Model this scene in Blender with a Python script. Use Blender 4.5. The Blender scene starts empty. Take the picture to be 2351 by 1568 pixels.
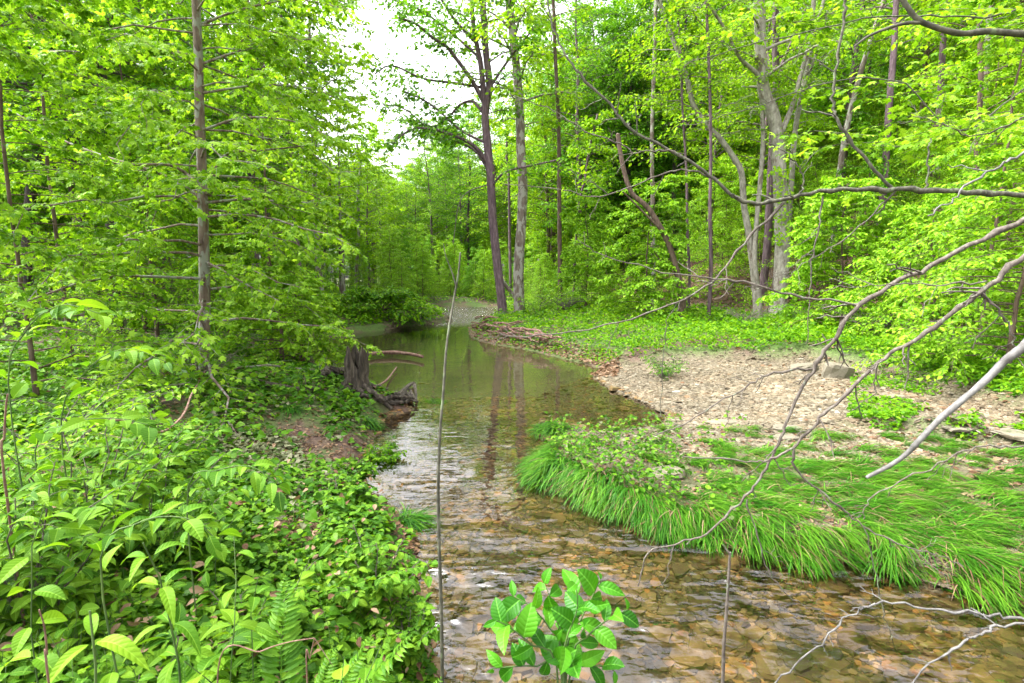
import bpy, math
import numpy as np
from mathutils import Vector
R = math.radians
scene = bpy.context.scene
col = scene.collection

# ------------------------------------------------------------------ camera
CAMZ = 2.4
PITCH = math.atan(154 / 1175.5)
cam = bpy.data.cameras.new("camera")
cam.lens = 18.0; cam.sensor_width = 36.0
cam.clip_start = 0.05; cam.clip_end = 2000
cam.dof.use_dof = True; cam.dof.focus_distance = 6.0; cam.dof.aperture_fstop = 7.0
camo = bpy.data.objects.new("camera", cam); col.objects.link(camo)
camo.location = (0, 0, CAMZ); camo.rotation_euler = (math.pi / 2 - PITCH, 0, 0)
scene.camera = camo

# ------------------------------------------------------------------ light
SUN_EL, SUN_AZ = R(56), R(-85)      # azimuth measured from +Y towards +X
world = bpy.data.worlds.new("World"); scene.world = world; world.use_nodes = True
nt = world.node_tree; nt.nodes.clear()
out = nt.nodes.new("ShaderNodeOutputWorld"); bg = nt.nodes.new("ShaderNodeBackground")
sky = nt.nodes.new("ShaderNodeTexSky"); sky.sky_type = 'NISHITA'; sky.sun_disc = False
sky.sun_elevation = SUN_EL; sky.sun_rotation = SUN_AZ
sky.air_density = 1.0; sky.dust_density = 6.0; sky.ozone_density = 1.0
hs = nt.nodes.new("ShaderNodeHueSaturation"); hs.inputs['Saturation'].default_value = 0.10; hs.inputs['Value'].default_value = 1.75
nt.links.new(sky.outputs[0], hs.inputs['Color']); nt.links.new(hs.outputs[0], bg.inputs[0])
bg.inputs[1].default_value = 0.15
nt.links.new(bg.outputs[0], out.inputs[0])
sl = bpy.data.lights.new("sun", 'SUN'); sl.energy = 1.1; sl.angle = R(12); sl.color = (1, 0.95, 0.86)
so = bpy.data.objects.new("sun", sl); col.objects.link(so)
sd_ = Vector((math.sin(SUN_AZ) * math.cos(SUN_EL), math.cos(SUN_AZ) * math.cos(SUN_EL), math.sin(SUN_EL)))
so.rotation_euler = sd_.to_track_quat('Z', 'Y').to_euler(); so.location = (0, 0, 40)
scene.view_settings.view_transform = 'Standard'; scene.view_settings.look = 'None'
scene.view_settings.gamma = 1.0; scene.view_settings.exposure = 1.8
scene.cycles.max_bounces = 10; scene.cycles.diffuse_bounces = 8; scene.cycles.glossy_bounces = 3
scene.cycles.transmission_bounces = 6; scene.cycles.transparent_max_bounces = 8
scene.cycles.use_denoising = True
scene.cycles.caustics_reflective = False; scene.cycles.caustics_refractive = False
scene.cycles.sample_clamp_indirect = 6.0

# ------------------------------------------------------------------ helpers
def ray(px, py):
    x = (px - 1175.5) / 1175.5; v = -(py - 784) / 1175.5
    c, s = math.cos(PITCH), math.sin(PITCH)
    return np.array([x, c + v * s, -s + v * c])
def onz(px, py, z=0.0):
    d = ray(px, py); return np.array([0, 0, CAMZ]) + d * ((z - CAMZ) / d[2])
def at(px, py, Y):
    d = ray(px, py); return np.array([0, 0, CAMZ]) + d * (Y / d[1])

def seg_sd(x, y, poly, closed=True):
    x = np.asarray(x, float); y = np.asarray(y, float)
    n = len(poly); best = np.full(x.shape, 1e9); ins = np.zeros(x.shape, bool)
    for i in range(n if closed else n - 1):
        a = poly[i]; b = poly[(i + 1) % n]
        ex, ey = b[0] - a[0], b[1] - a[1]
        t = np.clip(((x - a[0]) * ex + (y - a[1]) * ey) / (ex * ex + ey * ey + 1e-12), 0, 1)
        dd = (x - a[0] - t * ex) ** 2 + (y - a[1] - t * ey) ** 2
        best = np.minimum(best, dd)
        if closed:
            c = ((a[1] > y) != (b[1] > y))
            with np.errstate(divide='ignore', invalid='ignore'):
                xx = ex * (y - a[1]) / (ey if abs(ey) > 1e-12 else 1e-12) + a[0]
            ins ^= c & (x < xx)
    d = np.sqrt(best)
    return np.where(ins, -d, d) if closed else d
def sm(t):
    t = np.clip(t, 0, 1); return t * t * (3 - 2 * t)

CP_PX_L = [(1010,1568),(985,1450),(962,1340),(962,1240),(900,1165),(850,1130),(832,1075),(862,1010),(885,958),(950,942),
           (935,930),(870,905),(835,880),(770,872),(735,850),(722,812),(690,790),(760,770),(880,759),(935,748),(1000,745),
           (1040,739),(1035,730),(1005,722),(985,712),(1010,704)]
CP_PX_R = [(1140,706),(1148,717),(1110,735),(1075,754),(1082,776),(1140,792),(1210,803),(1330,832),(1385,848),(1360,864),
           (1400,893),(1480,927),(1535,955),(1520,978),(1400,1004),(1340,985),(1240,966),(1228,1000),(1290,1030),
           (1232,1062),(1236,1092),(1330,1142),(1450,1195),(1560,1228),(1700,1262),(1880,1294),(2000,1296),(2150,1345),(2351,1392)]
CREEK = [tuple(onz(*p)[:2]) for p in CP_PX_L + CP_PX_R] + [(6,2.95),(13,1.5),(13,-1.2),(6,0.2),(3,0.65),(1.5,0.9),(0.3,1.15),(-0.3,1.7)]
def wpoly(pts, z): return [tuple(onz(px, py, z)[:2]) for px, py in pts]
GRAV = wpoly([(1330,880),(1375,838),(1560,828),(1860,840),(2010,868),(2120,900),(2360,985),(2500,1010),(2500,1075),(2360,1040),(2150,1000),(1900,985),(1620,990),(1500,1010),(1330,1010)], 0.1)
BAR = wpoly([(1215,1090),(1250,1030),(1340,1000),(1500,990),(1620,985),(1900,985),(2150,1010),(2360,1040),(2600,1060),(2600,1500),(2351,1400),(2000,1310),(1500,1230),(1230,1110)], 0.1)
TUFT = wpoly([(1225,985),(1255,950),(1320,955),(1345,985),(1300,1010),(1240,1010)], 0.05)
HILL = [(14,-30),(11.5,0),(10.9,10),(11.2,21),(8.5,29),(3.5,39),(5,60),(2,100),(-6,180),(300,180),(300,-30)]
LEFT = [(-0.35,1.5),(-0.2,3)] + [tuple(onz(*p)[:2]) for p in [(1040,1400),(1020,1250),(960,1100),(1000,960),(1010,900),(960,840),(960,780),(1040,745),(1070,720)]] + [(-2,42),(-2,300),(-300,300),(-300,-40),(20,-40),(20,-1.0),(6,.4),(1.5,.95)]
def nz(x, y, f, s=0.0):
    return (np.sin(x * f + 1.3 + s) * np.cos(y * f * 1.13 + 0.7 + s) + 0.5 * np.sin(x * f * 2.3 + y * f * 1.7 + s * 2) + 0.25 * np.cos(x * f * 4.1 - y * f * 3.9 + s)) / 1.75
def zones(x, y):
    s = seg_sd(x, y, CREEK)
    g = sm(0.5 - seg_sd(x, y, GRAV) / 0.7); b = sm(0.5 - seg_sd(x, y, BAR) / 0.3)
    l = sm(0.5 - seg_sd(x, y, LEFT) / 0.6); hD = -seg_sd(x, y, HILL)
    return s, g, b, l, hD
def H(x, y, full=False):
    x = np.asarray(x, float); y = np.asarray(y, float)
    s, g, b, l, hD = zones(x, y)
    inn = np.maximum(-s, 0); d = np.maximum(s, 0)
    bed = -(0.015 + 0.22 * (1 - np.exp(-inn / 0.7))) + 0.03 * nz(x, y, 1.7) * np.minimum(1, inn * 2)
    pool = sm((y - 7.5) / 5) * sm(inn / 1.5); bed = bed - 0.35 * pool
    hl = 0.22 * sm(d / 0.35) + 0.42 * sm(d / 2.6) + 0.1 * nz(x, y, 0.9) * np.minimum(1, d)
    hl = hl + 0.28 * np.exp(-((x + 0.8) ** 2 + (y - 0.2) ** 2) / 9) * sm(d / 1.2)
    hg = 0.03 + 0.16 * sm(d / 3.0) + 0.05 * nz(x, y, 1.1, 2) * sm(d) 
    hb = 0.02 + 0.17 * sm(d / 0.22) + 0.05 * nz(x, y, 2.3, 1) * np.minimum(1, d * 2)
    hr = 0.04 + 0.3 * sm(d / 1.3) + 0.22 * sm(d / 6) + 0.07 * nz(x, y, 0.8, 3) * np.minimum(1, d)
    ho = hr * (1 - g) + hg * g
    ho = ho * (1 - b) + hb * b
    ho = ho * (1 - l) + hl * l
    hh = np.maximum(hD, 0)
    ho = ho + 0.6 * (np.sqrt(hh * hh + 1.2) - 1.095) * (1 / (1 + hh / 70)) + 0.25 * nz(x, y, 0.5, 5) * sm(hD / 4)
    h = np.where(s < 0, bed, ho)
    if full: return h, s, g, b, l, hD
    return h
def h1(x, y): return float(H(np.array([x]), np.array([y]))[0])
def hit(px, py, tmax=90):
    d = ray(px, py); t = np.geomspace(0.6, tmax, 1500)
    P = np.array([0, 0, CAMZ]) + d * t[:, None]
    below = P[:, 2] < np.maximum(H(P[:, 0], P[:, 1]), 0.0 if False else -9)
    i = int(np.argmax(below)) if below.any() else -1
    return P[i]
def hits(pts):
    return [hit(*p) for p in pts]

class MB:
    def __init__(s): s.V = []; s.F = []; s.r = []; s.u = []; s.n = 0
    def add(s, V, F, rnd=0.5, uv=None):
        V = np.asarray(V, float).reshape(-1, 3); F = np.asarray(F, int)
        s.V.append(V); s.F.append(F + s.n); n = len(V); s.n += n
        s.r.append(np.broadcast_to(np.asarray(rnd, float), (n,)))
        s.u.append(np.zeros((n, 2)) if uv is None else np.asarray(uv, float).reshape(-1, 2))
    def mesh(s, name, mat, smooth=False):
        me = bpy.data.meshes.new(name)
        V = np.concatenate(s.V); me.vertices.add(len(V)); me.vertices.foreach_set("co", V.astype(np.float32).ravel())
        loops = np.concatenate([f.ravel() for f in s.F]); tot = np.concatenate([np.full(len(f), f.shape[1]) for f in s.F])
        me.loops.add(len(loops)); me.loops.foreach_set("vertex_index", loops.astype(np.int32))
        st = np.concatenate([[0], np.cumsum(tot)[:-1]])
        me.polygons.add(len(tot)); me.polygons.foreach_set("loop_start", st.astype(np.int32))
        me.polygons.foreach_set("loop_total", tot.astype(np.int32))
        me.polygons.foreach_set("use_smooth", np.full(len(tot), bool(smooth)))
        a = me.attributes.new("rnd", 'FLOAT', 'POINT'); a.data.foreach_set("value", np.concatenate(s.r).astype(np.float32))
        uvl = me.uv_layers.new(name="uv"); U = np.concatenate(s.u)[loops]
        uvl.data.foreach_set("uv", U.astype(np.float32).ravel())
        me.materials.append(mat); me.update(calc_edges=True); me.validate()
        return me
    def build(s, name, mat, parent=None, smooth=False, loc=None):
        o = bpy.data.objects.new(name, s.mesh(name, mat, smooth)); col.objects.link(o)
        if parent is not None: o.parent = parent
        return o
def tag(o, label=None, cat=None, group=None, kind=None):
    if label: o["label"] = label
    if cat: o["category"] = cat
    if group: o["group"] = group
    if kind: o["kind"] = kind
    return o
def empty(name, loc, label=None, cat=None, group=None):
    e = bpy.data.objects.new(name, None); col.objects.link(e); e.location = loc; e.empty_display_size = 0.1
    return tag(e, label, cat, group)
def norm(a): return a / (np.linalg.norm(a, axis=-1, keepdims=True) + 1e-12)

def frames(a, n):
    a = norm(a); y = norm(np.cross(n, a)); z = np.cross(a, y)
    return np.stack([a, y, z], axis=-1)          # columns
def scatter(mb, T, P, M, S, rnd, S2=None):
    """T=(verts,faces,uv); P (n,3); M (n,3,3); S (n,) scale; S2 width scale"""
    V, F, U = T; n = len(P); k = len(V)
    if n == 0: return
    S = np.broadcast_to(S, (n,)); loc = V[None] * S[:, None, None]
    if S2 is not None: loc = loc * np.stack([np.ones(n), np.broadcast_to(S2, (n,)), np.ones(n)], -1)[:, None, :]
    W = np.einsum('nij,nkj->nki', M, loc) + P[:, None, :]
    FF = F[None] + (np.arange(n) * k)[:, None, None]
    mb.add(W.reshape(-1, 3), FF.reshape(-1, F.shape[1]), np.repeat(np.broadcast_to(rnd, (n,)), k), np.tile(U, (n, 1)))
def uvof(V): return np.stack([V[:, 0], V[:, 1] + 0.5], -1)
# leaf templates: x along the leaf, y across, z normal
def leaf_strip(prof, curl=0.08, fold=0.06):
    """prof: list of (x, halfwidth). first & last have width 0"""
    V = []; m = len(prof)
    for i, (x, w) in enumerate(prof):
        z = -curl * (x * x) * 1.0 + curl * 0.35 * math.sin(x * math.pi)
        V.append((x, 0, z))
    L = {}; Rr = {}
    for i, (x, w) in enumerate(prof):
        if w > 0:
            z = V[i][2] + fold * w * 3
            L[i] = len(V); V.append((x - 0.0, w, z)); Rr[i] = len(V); V.append((x, -w, z))
    F = []
    for i in range(m - 1):
        for D, sgn in ((L, 1), (Rr, -1)):
            if i in D and i + 1 in D:
                q = [(i, i + 1, D[i + 1]), (i, D[i + 1], D[i])]
            elif i + 1 in D: q = [(i, i + 1, D[i + 1])]
            elif i in D: q = [(i, i + 1, D[i])]
            else: q = []
            for t in q: F.append(t if sgn > 0 else t[::-1])
    V = np.array(V); U = V[:, :2].copy(); mw = max(w for _, w in prof)
    U[:, 1] = 0.5 + U[:, 1] / (2 * mw)
    return V, np.array(F), U
T_SIMPLE = leaf_strip([(0, 0), (0.42, 0.27), (1, 0)], 0.12, 0.1)
T_OVAL = leaf_strip([(0, 0), (0.2, 0.2), (0.5, 0.27), (0.78, 0.16), (1, 0)], 0.14, 0.09)
T_HEART = leaf_strip([(0, 0), (0.1, 0.3), (0.35, 0.4), (0.68, 0.24), (1, 0)], 0.12, 0.07)
T_LONG = leaf_strip([(0, 0), (0.12, 0.05), (0.35, 0.13), (0.6, 0.12), (0.82, 0.06), (1, 0)], 0.22, 0.1)
def _smoothleaf(w, n=9, pw=0.75, curl=0.25, fold=0.1, shift=0.8):
    pr = []
    for i in range(n):
        x = i / (n - 1); pr.append((x, w * (math.sin(math.pi * x ** shift) ** pw) if 0 < i < n - 1 else 0))
    return leaf_strip(pr, curl, fold)
T_BIG = _smoothleaf(0.23, 10, 0.85, 0.22, 0.1, 0.85)
T_BLADE = _smoothleaf(0.14, 10, 0.8, 0.35, 0.12, 0.8)
T_ROUND = _smoothleaf(0.33, 9, 0.65, 0.16, 0.07, 0.78)
def _maple():
    o = [(170, .30), (150, .34), (118, .50), (92, .34), (56, .60), (28, .36), (0, .70), (-28, .36), (-56, .60), (-92, .34), (-118, .50), (-150, .34), (-170, .30)]
    V = [(0.34, 0, 0.03)]
    for a, r in o:
        x = 0.34 + r * math.cos(R(a)) * 0.95; y = r * math.sin(R(a)); z = -0.28 * r * r + (0.04 if r < .4 else -.02)
        V.append((x, y, z))
    F = [(0, i + 1, i) for i in range(1, len(o))] + [(0, 1, len(o))]
    V = np.array(V); return V, np.array(F), np.stack([V[:, 0], V[:, 1] + .5], -1)
T_MAPLE = _maple()

def catmull(P, n):
    P = np.asarray(P, float)
    if len(P) == 2: return P[0] + (P[1] - P[0]) * np.linspace(0, 1, n)[:, None]
    Q = np.vstack([2 * P[0] - P[1], P, 2 * P[-1] - P[-2]]); m = len(P) - 1
    t = np.linspace(0, m, n); i = np.minimum(t.astype(int), m - 1); f = (t - i)[:, None]
    p0, p1, p2, p3 = Q[i], Q[i + 1], Q[i + 2], Q[i + 3]
    return 0.5 * (2 * p1 + (p2 - p0) * f + (2 * p0 - 5 * p1 + 4 * p2 - p3) * f ** 2 + (3 * p1 - p0 - 3 * p2 + p3) * f ** 3)
def tube(mb, path, rad, sides=6, rng=None, rough=0.0, cap=True, rnd=0.5):
    path = np.asarray(path, float); n = len(path); rad = np.broadcast_to(rad, (n,))
    t = norm(np.gradient(path, axis=0))
    ref = np.array([0.3, 1, 0.1]) if abs(t[0][1]) < 0.8 else np.array([1, 0.1, 0.3])
    u = norm(np.cross(t, ref)); v = np.cross(t, u)
    a = np.linspace(0, 2 * math.pi, sides, endpoint=False)
    rr = rad[:, None] * np.ones(sides)[None]
    if rng is not None and rough > 0: rr = rr * (1 + rough * rng.standard_normal((n, sides)))
    V = path[:, None] + rr[..., None] * (np.cos(a)[None, :, None] * u[:, None] + np.sin(a)[None, :, None] * v[:, None])
    i = np.arange(n - 1)[:, None] * sides; j = np.arange(sides)[None]; j2 = (j + 1) % sides
    F = np.stack([i + j, i + j2, i + sides + j2, i + sides + j], -1).reshape(-1, 4)
    L = np.concatenate([[0], np.cumsum(np.linalg.norm(np.diff(path, axis=0), axis=1))])
    U = np.stack([np.repeat(L, sides), np.tile(np.arange(sides) / sides, n)], -1)
    mb.add(V.reshape(-1, 3), F, rnd, U)
    if cap:
        c = V[-1].mean(0) + t[-1] * rad[-1] * 0.6
        k = sides; mb.add(np.vstack([V[-1], c]), np.array([(q, (q + 1) % k, k) for q in range(k)]), rnd)

# ------------------------------------------------------------------ materials
def mat(name):
    m = bpy.data.materials.new(name); m.use_nodes = True; n = m.node_tree; n.nodes.clear()
    o = n.nodes.new("ShaderNodeOutputMaterial"); return m, n, o
def ramp(n, fac, stops, interp='LINEAR'):
    r = n.nodes.new("ShaderNodeValToRGB"); r.color_ramp.interpolation = interp
    e = r.color_ramp.elements
    while len(e) > 1: e.remove(e[-1])
    e[0].position = stops[0][0]; e[0].color = (*stops[0][1], 1)
    for p, c in stops[1:]:
        k = e.new(p); k.color = (*c, 1)
    n.links.new(fac, r.inputs[0]); return r.outputs[0]
def noise(n, scale, detail=4, rough=0.55, coord=None, dim=None):
    t = n.nodes.new("ShaderNodeTexNoise"); t.inputs['Scale'].default_value = scale
    t.inputs['Detail'].default_value = detail; t.inputs['Roughness'].default_value = rough
    if coord is not None: n.links.new(coord, t.inputs['Vector'])
    return t.outputs[0]
def geo(n): return n.nodes.new("ShaderNodeNewGeometry").outputs['Position']
def objc(n): return n.nodes.new("ShaderNodeTexCoord").outputs['Object']
def mapping(n, v, scale=(1, 1, 1), rot=(0, 0, 0)):
    m = n.nodes.new("ShaderNodeMapping"); m.inputs['Scale'].default_value = scale; m.inputs['Rotation'].default_value = rot
    n.links.new(v, m.inputs['Vector']); return m.outputs[0]
def attr(n, name):
    a = n.nodes.new("ShaderNodeAttribute"); a.attribute_name = name; return a.outputs['Fac']
def math_(n, op, a, b=None):
    m = n.nodes.new("ShaderNodeMath"); m.operation = op
    for i, v in enumerate((a, b)):
        if v is None: continue
        if isinstance(v, (int, float)): m.inputs[i].default_value = v
        else: n.links.new(v, m.inputs[i])
    return m.outputs[0]
def mixc(n, f, a, b, mode='MIX'):
    m = n.nodes.new("ShaderNodeMix"); m.data_type = 'RGBA'; m.blend_type = mode
    for s, v in ((0, f), (6, a), (7, b)):
        if isinstance(v, (int, float)): m.inputs[s].default_value = v
        elif isinstance(v, tuple): m.inputs[s].default_value = (*v, 1)
        else: n.links.new(v, m.inputs[s])
    return m.outputs[2]
def bump(n, h, strength, dist):
    b = n.nodes.new("ShaderNodeBump"); b.inputs['Strength'].default_value = strength; b.inputs['Distance'].default_value = dist
    n.links.new(h, b.inputs['Height']); return b.outputs[0]

def leaf_mat(name, dark, mid, light, trans=0.45, rough=0.45, spec=0.35, veins=False, vein_n=9.0):
    wood_ = name in ('sycamore_leaf', 'woodland_leaf', 'deep_green_leaf', 'beech_leaf')
    dark, mid, light = [tuple(q * k * (1.3 if wood_ else 1) for q in c) for c, k in ((dark, .5), (mid, .62), (light, .74))]
    if wood_: dark, mid, light = [(c[0] * .86, c[1], c[2]) for c in (dark, mid, light)]
    spec *= .5
    if wood_: trans -= .06
    m, n, o = mat(name)
    r = attr(n, "rnd")
    oi = n.nodes.new("ShaderNodeObjectInfo").outputs['Random']
    nn = noise(n, 1.1, 2, 0.5, geo(n))
    f = math_(n, 'ADD', math_(n, 'MULTIPLY', r, 0.6), math_(n, 'MULTIPLY', nn, 0.35))
    f = math_(n, 'ADD', f, math_(n, 'MULTIPLY', oi, 0.12))
    c = ramp(n, f, [(0.15, dark), (0.5, mid), (0.88, light)])
    p = n.nodes.new("ShaderNodeBsdfPrincipled")
    p.inputs['Roughness'].default_value = rough; p.inputs['Specular IOR Level'].default_value = spec
    if veins:
        uv = n.nodes.new("ShaderNodeUVMap").outputs[0]
        sx = n.nodes.new("ShaderNodeSeparateXYZ"); n.links.new(uv, sx.inputs[0])
        ay = math_(n, 'ABSOLUTE', math_(n, 'SUBTRACT', sx.outputs[1], 0.5))
        ph = math_(n, 'SUBTRACT', sx.outputs[0], math_(n, 'MULTIPLY', ay, 0.35))
        w = math_(n, 'ABSOLUTE', math_(n, 'SINE', math_(n, 'MULTIPLY', ph, vein_n * math.pi)))
        side = math_(n, 'LESS_THAN', w, 0.16)
        midr = math_(n, 'LESS_THAN', ay, 0.03)
        vm = math_(n, 'MAXIMUM', math_(n, 'MULTIPLY', side, 0.10), math_(n, 'MULTIPLY', midr, 0.4))
        c = mixc(n, vm, c, tuple(min(1, q * 1.5 + 0.04) for q in light))
        n.links.new(bump(n, w, 0.35, 0.003), p.inputs['Normal'])
    n.links.new(c, p.inputs['Base Color'])
    t = n.nodes.new("ShaderNodeBsdfTranslucent")
    tc = mixc(n, 1.0, c, (1.25, 1.15, 0.55), 'MULTIPLY'); n.links.new(tc, t.inputs['Color'])
    mx = n.nodes.new("ShaderNodeMixShader"); mx.inputs[0].default_value = trans
    n.links.new(p.outputs[0], mx.inputs[1]); n.links.new(t.outputs[0], mx.inputs[2]); n.links.new(mx.outputs[0], o.inputs[0])
    return m
M = {}
M['syc'] = leaf_mat('sycamore_leaf', (.10,.26,.010), (.25,.45,.016), (.46,.64,.06), 0.5)
M['far'] = leaf_mat('woodland_leaf', (.13,.31,.010), (.28,.49,.014), (.48,.66,.03), 0.55)
M['deep'] = leaf_mat('deep_green_leaf', (.07,.22,.012), (.16,.38,.015), (.30,.53,.03), 0.5)
M['beech'] = leaf_mat('beech_leaf', (.13,.31,.012), (.28,.50,.018), (.48,.68,.05), 0.5)
M['cover'] = leaf_mat('ground_cover_leaf', (.03,.13,.008), (.10,.29,.012), (.24,.47,.03), 0.38, 0.45, 0.3)
M['dusty'] = leaf_mat('dusty_leaf', (.12,.15,.06), (.22,.25,.12), (.36,.36,.23), 0.25, 0.6, 0.2)
M['broad'] = leaf_mat('broad_leaf', (.05,.19,.012), (.13,.34,.016), (.26,.48,.025), 0.4, 0.55, 0.3, True)
M['glossy'] = leaf_mat('glossy_leaf', (.02,.14,.01), (.06,.28,.01), (.14,.44,.02), 0.3, 0.35, 0.35, True, 7.0)
M['fern'] = leaf_mat('fern_leaf', (.04,.17,.01), (.11,.31,.015), (.22,.45,.03), 0.4)
M['small'] = leaf_mat('small_yellow_leaf', (.12,.26,.01), (.24,.42,.02), (.38,.56,.04), 0.45)
M['grass'] = leaf_mat('sedge_blade', (.015,.11,.006), (.055,.24,.01), (.18,.41,.025), 0.32, 0.45, 0.35)
M['nettle'] = leaf_mat('floodplain_leaf', (.07,.26,.01), (.19,.48,.012), (.36,.64,.025), 0.5)
M['dry'] = leaf_mat('dry_leaf', (.12,.06,.03), (.25,.145,.085), (.42,.29,.19), 0.15, 0.7, 0.2)

def bark_mat(name, c1, c2, c3, patch=None, scale=9, bd=0.02, stretch=0.25):
    c1, c2, c3 = [tuple(q * k for q in c) for c, k in ((c1, .45), (c2, .6), (c3, .72))]
    if patch: patch = (tuple(q * .62 for q in patch[0]),) + tuple(patch[1:])
    m, n, o = mat(name); p = n.nodes.new("ShaderNodeBsdfPrincipled"); p.inputs['Roughness'].default_value = 0.85
    g = geo(n); v = mapping(n, g, (1, 1, stretch))
    a = noise(n, scale, 6, 0.65, v); c = ramp(n, a, [(0.3, c1), (0.5, c2), (0.72, c3)])
    if patch:
        q = noise(n, patch[1], 3, 0.5, mapping(n, g, (1, 1, 0.45)))
        mk = ramp(n, q, [(patch[2], (0, 0, 0)), (patch[2] + 0.04, (1, 1, 1))])
        c = mixc(n, mk, c, patch[0])
    n.links.new(c, p.inputs['Base Color']); n.links.new(bump(n, a, 0.9, bd), p.inputs['Normal'])
    n.links.new(p.outputs[0], o.inputs[0]); return m
M['b_syc'] = bark_mat('mottled_sycamore_bark', (0.147,0.100,0.080), (0.255,0.194,0.161), (0.348,0.301,0.255), ((0.482,0.462,0.402), 5.5, 0.5), 10)
M['b_white'] = bark_mat('pale_sycamore_bark', (0.256,0.222,0.182), (0.405,0.371,0.310), (0.526,0.499,0.445), ((0.229,0.182,0.142), 4.0, 0.6), 8, 0.01, 0.5)
M['b_dark'] = bark_mat('dark_ridged_bark', (0.037,0.026,0.032), (0.089,0.063,0.068), (0.158,0.115,0.126), None, 14, 0.04, 0.15)
M['b_purple'] = bark_mat('purplish_bark', (0.095,0.056,0.071), (0.197,0.126,0.150), (0.315,0.228,0.252), None, 12, 0.03, 0.2)
M['b_brown'] = bark_mat('brown_bark', (0.075,0.045,0.034), (0.165,0.105,0.075), (0.270,0.195,0.150), None, 12, 0.02, 0.25)
M['b_young'] = bark_mat('young_sycamore_bark', (0.145,0.089,0.072), (0.274,0.193,0.161), (0.370,0.298,0.250), ((0.402,0.402,0.354), 9, 0.52), 14, 0.01)
M['twig'] = bark_mat('twig_bark', (0.089,0.070,0.054), (0.152,0.123,0.101), (0.253,0.222,0.184), ((0.209,0.228,0.165), 26, 0.6), 34, 0.006, 0.6)
M['twigd'] = bark_mat('dark_twig_bark', (0.056,0.052,0.036), (0.112,0.108,0.076), (0.200,0.188,0.136), ((0.200,0.240,0.136), 24, 0.6), 34, 0.006, 0.6)
M['grey'] = bark_mat('pale_grey_bark', (0.115,0.104,0.095), (0.196,0.187,0.179), (0.288,0.282,0.271), ((0.092,0.081,0.069), 18, 0.62), 28, 0.006, 0.7)
M['rot'] = bark_mat('rotten_wood', (0.022,0.017,0.013), (0.090,0.068,0.049), (0.255,0.210,0.158), None, 18, 0.08, 0.12)
M['drift'] = bark_mat('driftwood', (.13,.06,.04), (.28,.15,.11), (.46,.31,.25), None, 20, 0.01, 0.5)
M['stem'] = bark_mat('green_stem', (0.040,0.096,0.024), (0.096,0.176,0.040), (0.176,0.272,0.064), None, 20, 0.002)

def stone_mat(name, stops, rough=0.8):
    stops = [(p_, tuple(q * (.52 if 'wet' in name else .5) for q in c)) for p_, c in stops]
    m, n, o = mat(name); p = n.nodes.new("ShaderNodeBsdfPrincipled"); p.inputs['Roughness'].default_value = rough
    c = ramp(n, attr(n, "rnd"), stops)
    big_ = noise(n, 1.3, 4, 0.6, geo(n))
    c = mixc(n, 1.0, c, ramp(n, big_, [(.36, (.50,.52,.42) if 'wet' in name else (.72,.70,.66)), (.52, (.85,.82,.75)), (.66, (1.1,1.0,.9))]), 'MULTIPLY')
    q = noise(n, 30, 4, 0.6, geo(n)); c = mixc(n, 0.5, c, ramp(n, q, [(0.25, (.35,.32,.28)), (0.7, (1,1,1))]), 'MULTIPLY')
    n.links.new(c, p.inputs['Base Color']); n.links.new(bump(n, q, 0.5, 0.004), p.inputs['Normal'])
    n.links.new(p.outputs[0], o.inputs[0]); return m
M['shale'] = stone_mat('dry_shale', [(0,(.16,.125,.075)),(.3,(.30,.245,.155)),(.55,(.43,.37,.26)),(.8,(.52,.47,.36)),(.9,(.36,.24,.13)),(1,(.70,.67,.56))])
M['wet'] = stone_mat('wet_shale', [(0,(.11,.065,.025)),(.3,(.26,.165,.06)),(.55,(.37,.25,.095)),(.8,(.48,.31,.11)),(.92,(.62,.28,.06)),(1,(.55,.46,.28))], 0.5)
M['slab'] = stone_mat('pale_slab', [(0,(.30,.27,.19)),(1,(.50,.46,.36))])

# terrain material
m, n, o = mat('terrain'); p = n.nodes.new("ShaderNodeBsdfPrincipled"); p.inputs['Roughness'].default_value = 0.9
g = geo(n)
soil = ramp(n, noise(n, 6, 8, 0.7, g), [(0.3,(.08,.05,.035)),(.5,(.17,.10,.075)),(.7,(.28,.18,.13))])
moss = ramp(n, noise(n, 14, 6, 0.7, g), [(0.35,(.05,.08,.015)),(.6,(.12,.22,.03))])
soil = mixc(n, ramp(n, noise(n, .8, 5, .6, g), [(.42,(0,0,0)),(.55,(1,1,1))]), soil, moss)
vor = n.nodes.new("ShaderNodeTexVoronoi"); vor.inputs['Scale'].default_value = 26; n.links.new(g, vor.inputs['Vector'])
gsep = n.nodes.new("ShaderNodeSeparateColor"); n.links.new(vor.outputs['Color'], gsep.inputs[0])
grav = ramp(n, gsep.outputs[0], [(0,(.10,.075,.042)),(.5,(.19,.145,.09)),(1,(.28,.235,.16))])
bedc = ramp(n, gsep.outputs[0], [(0,(.04,.022,.010)),(.5,(.10,.06,.024)),(1,(.20,.11,.04))])
silt = ramp(n, noise(n, 1.2, 4, 0.5, g), [(0.3,(.09,.085,.03)),(.7,(.17,.14,.055))])
litter = ramp(n, noise(n, 9, 6, 0.8, g), [(0.3,(.05,.03,.02)),(.5,(.17,.09,.06)),(.7,(.34,.20,.13))])
c = mixc(n, attr(n, "hill"), soil, litter); c = mixc(n, attr(n, "gravel"), c, grav)
c = mixc(n, attr(n, "bed"), c, mixc(n, attr(n, "pool"), bedc, silt))
c = mixc(n, 1.0, c, (.62, .62, .62), 'MULTIPLY'); n.links.new(c, p.inputs['Base Color']); hgt = noise(n, 22, 6, 0.7, g)
n.links.new(bump(n, hgt, 0.8, 0.03), p.inputs['Normal']); n.links.new(p.outputs[0], o.inputs[0]); M['terrain'] = m

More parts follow.
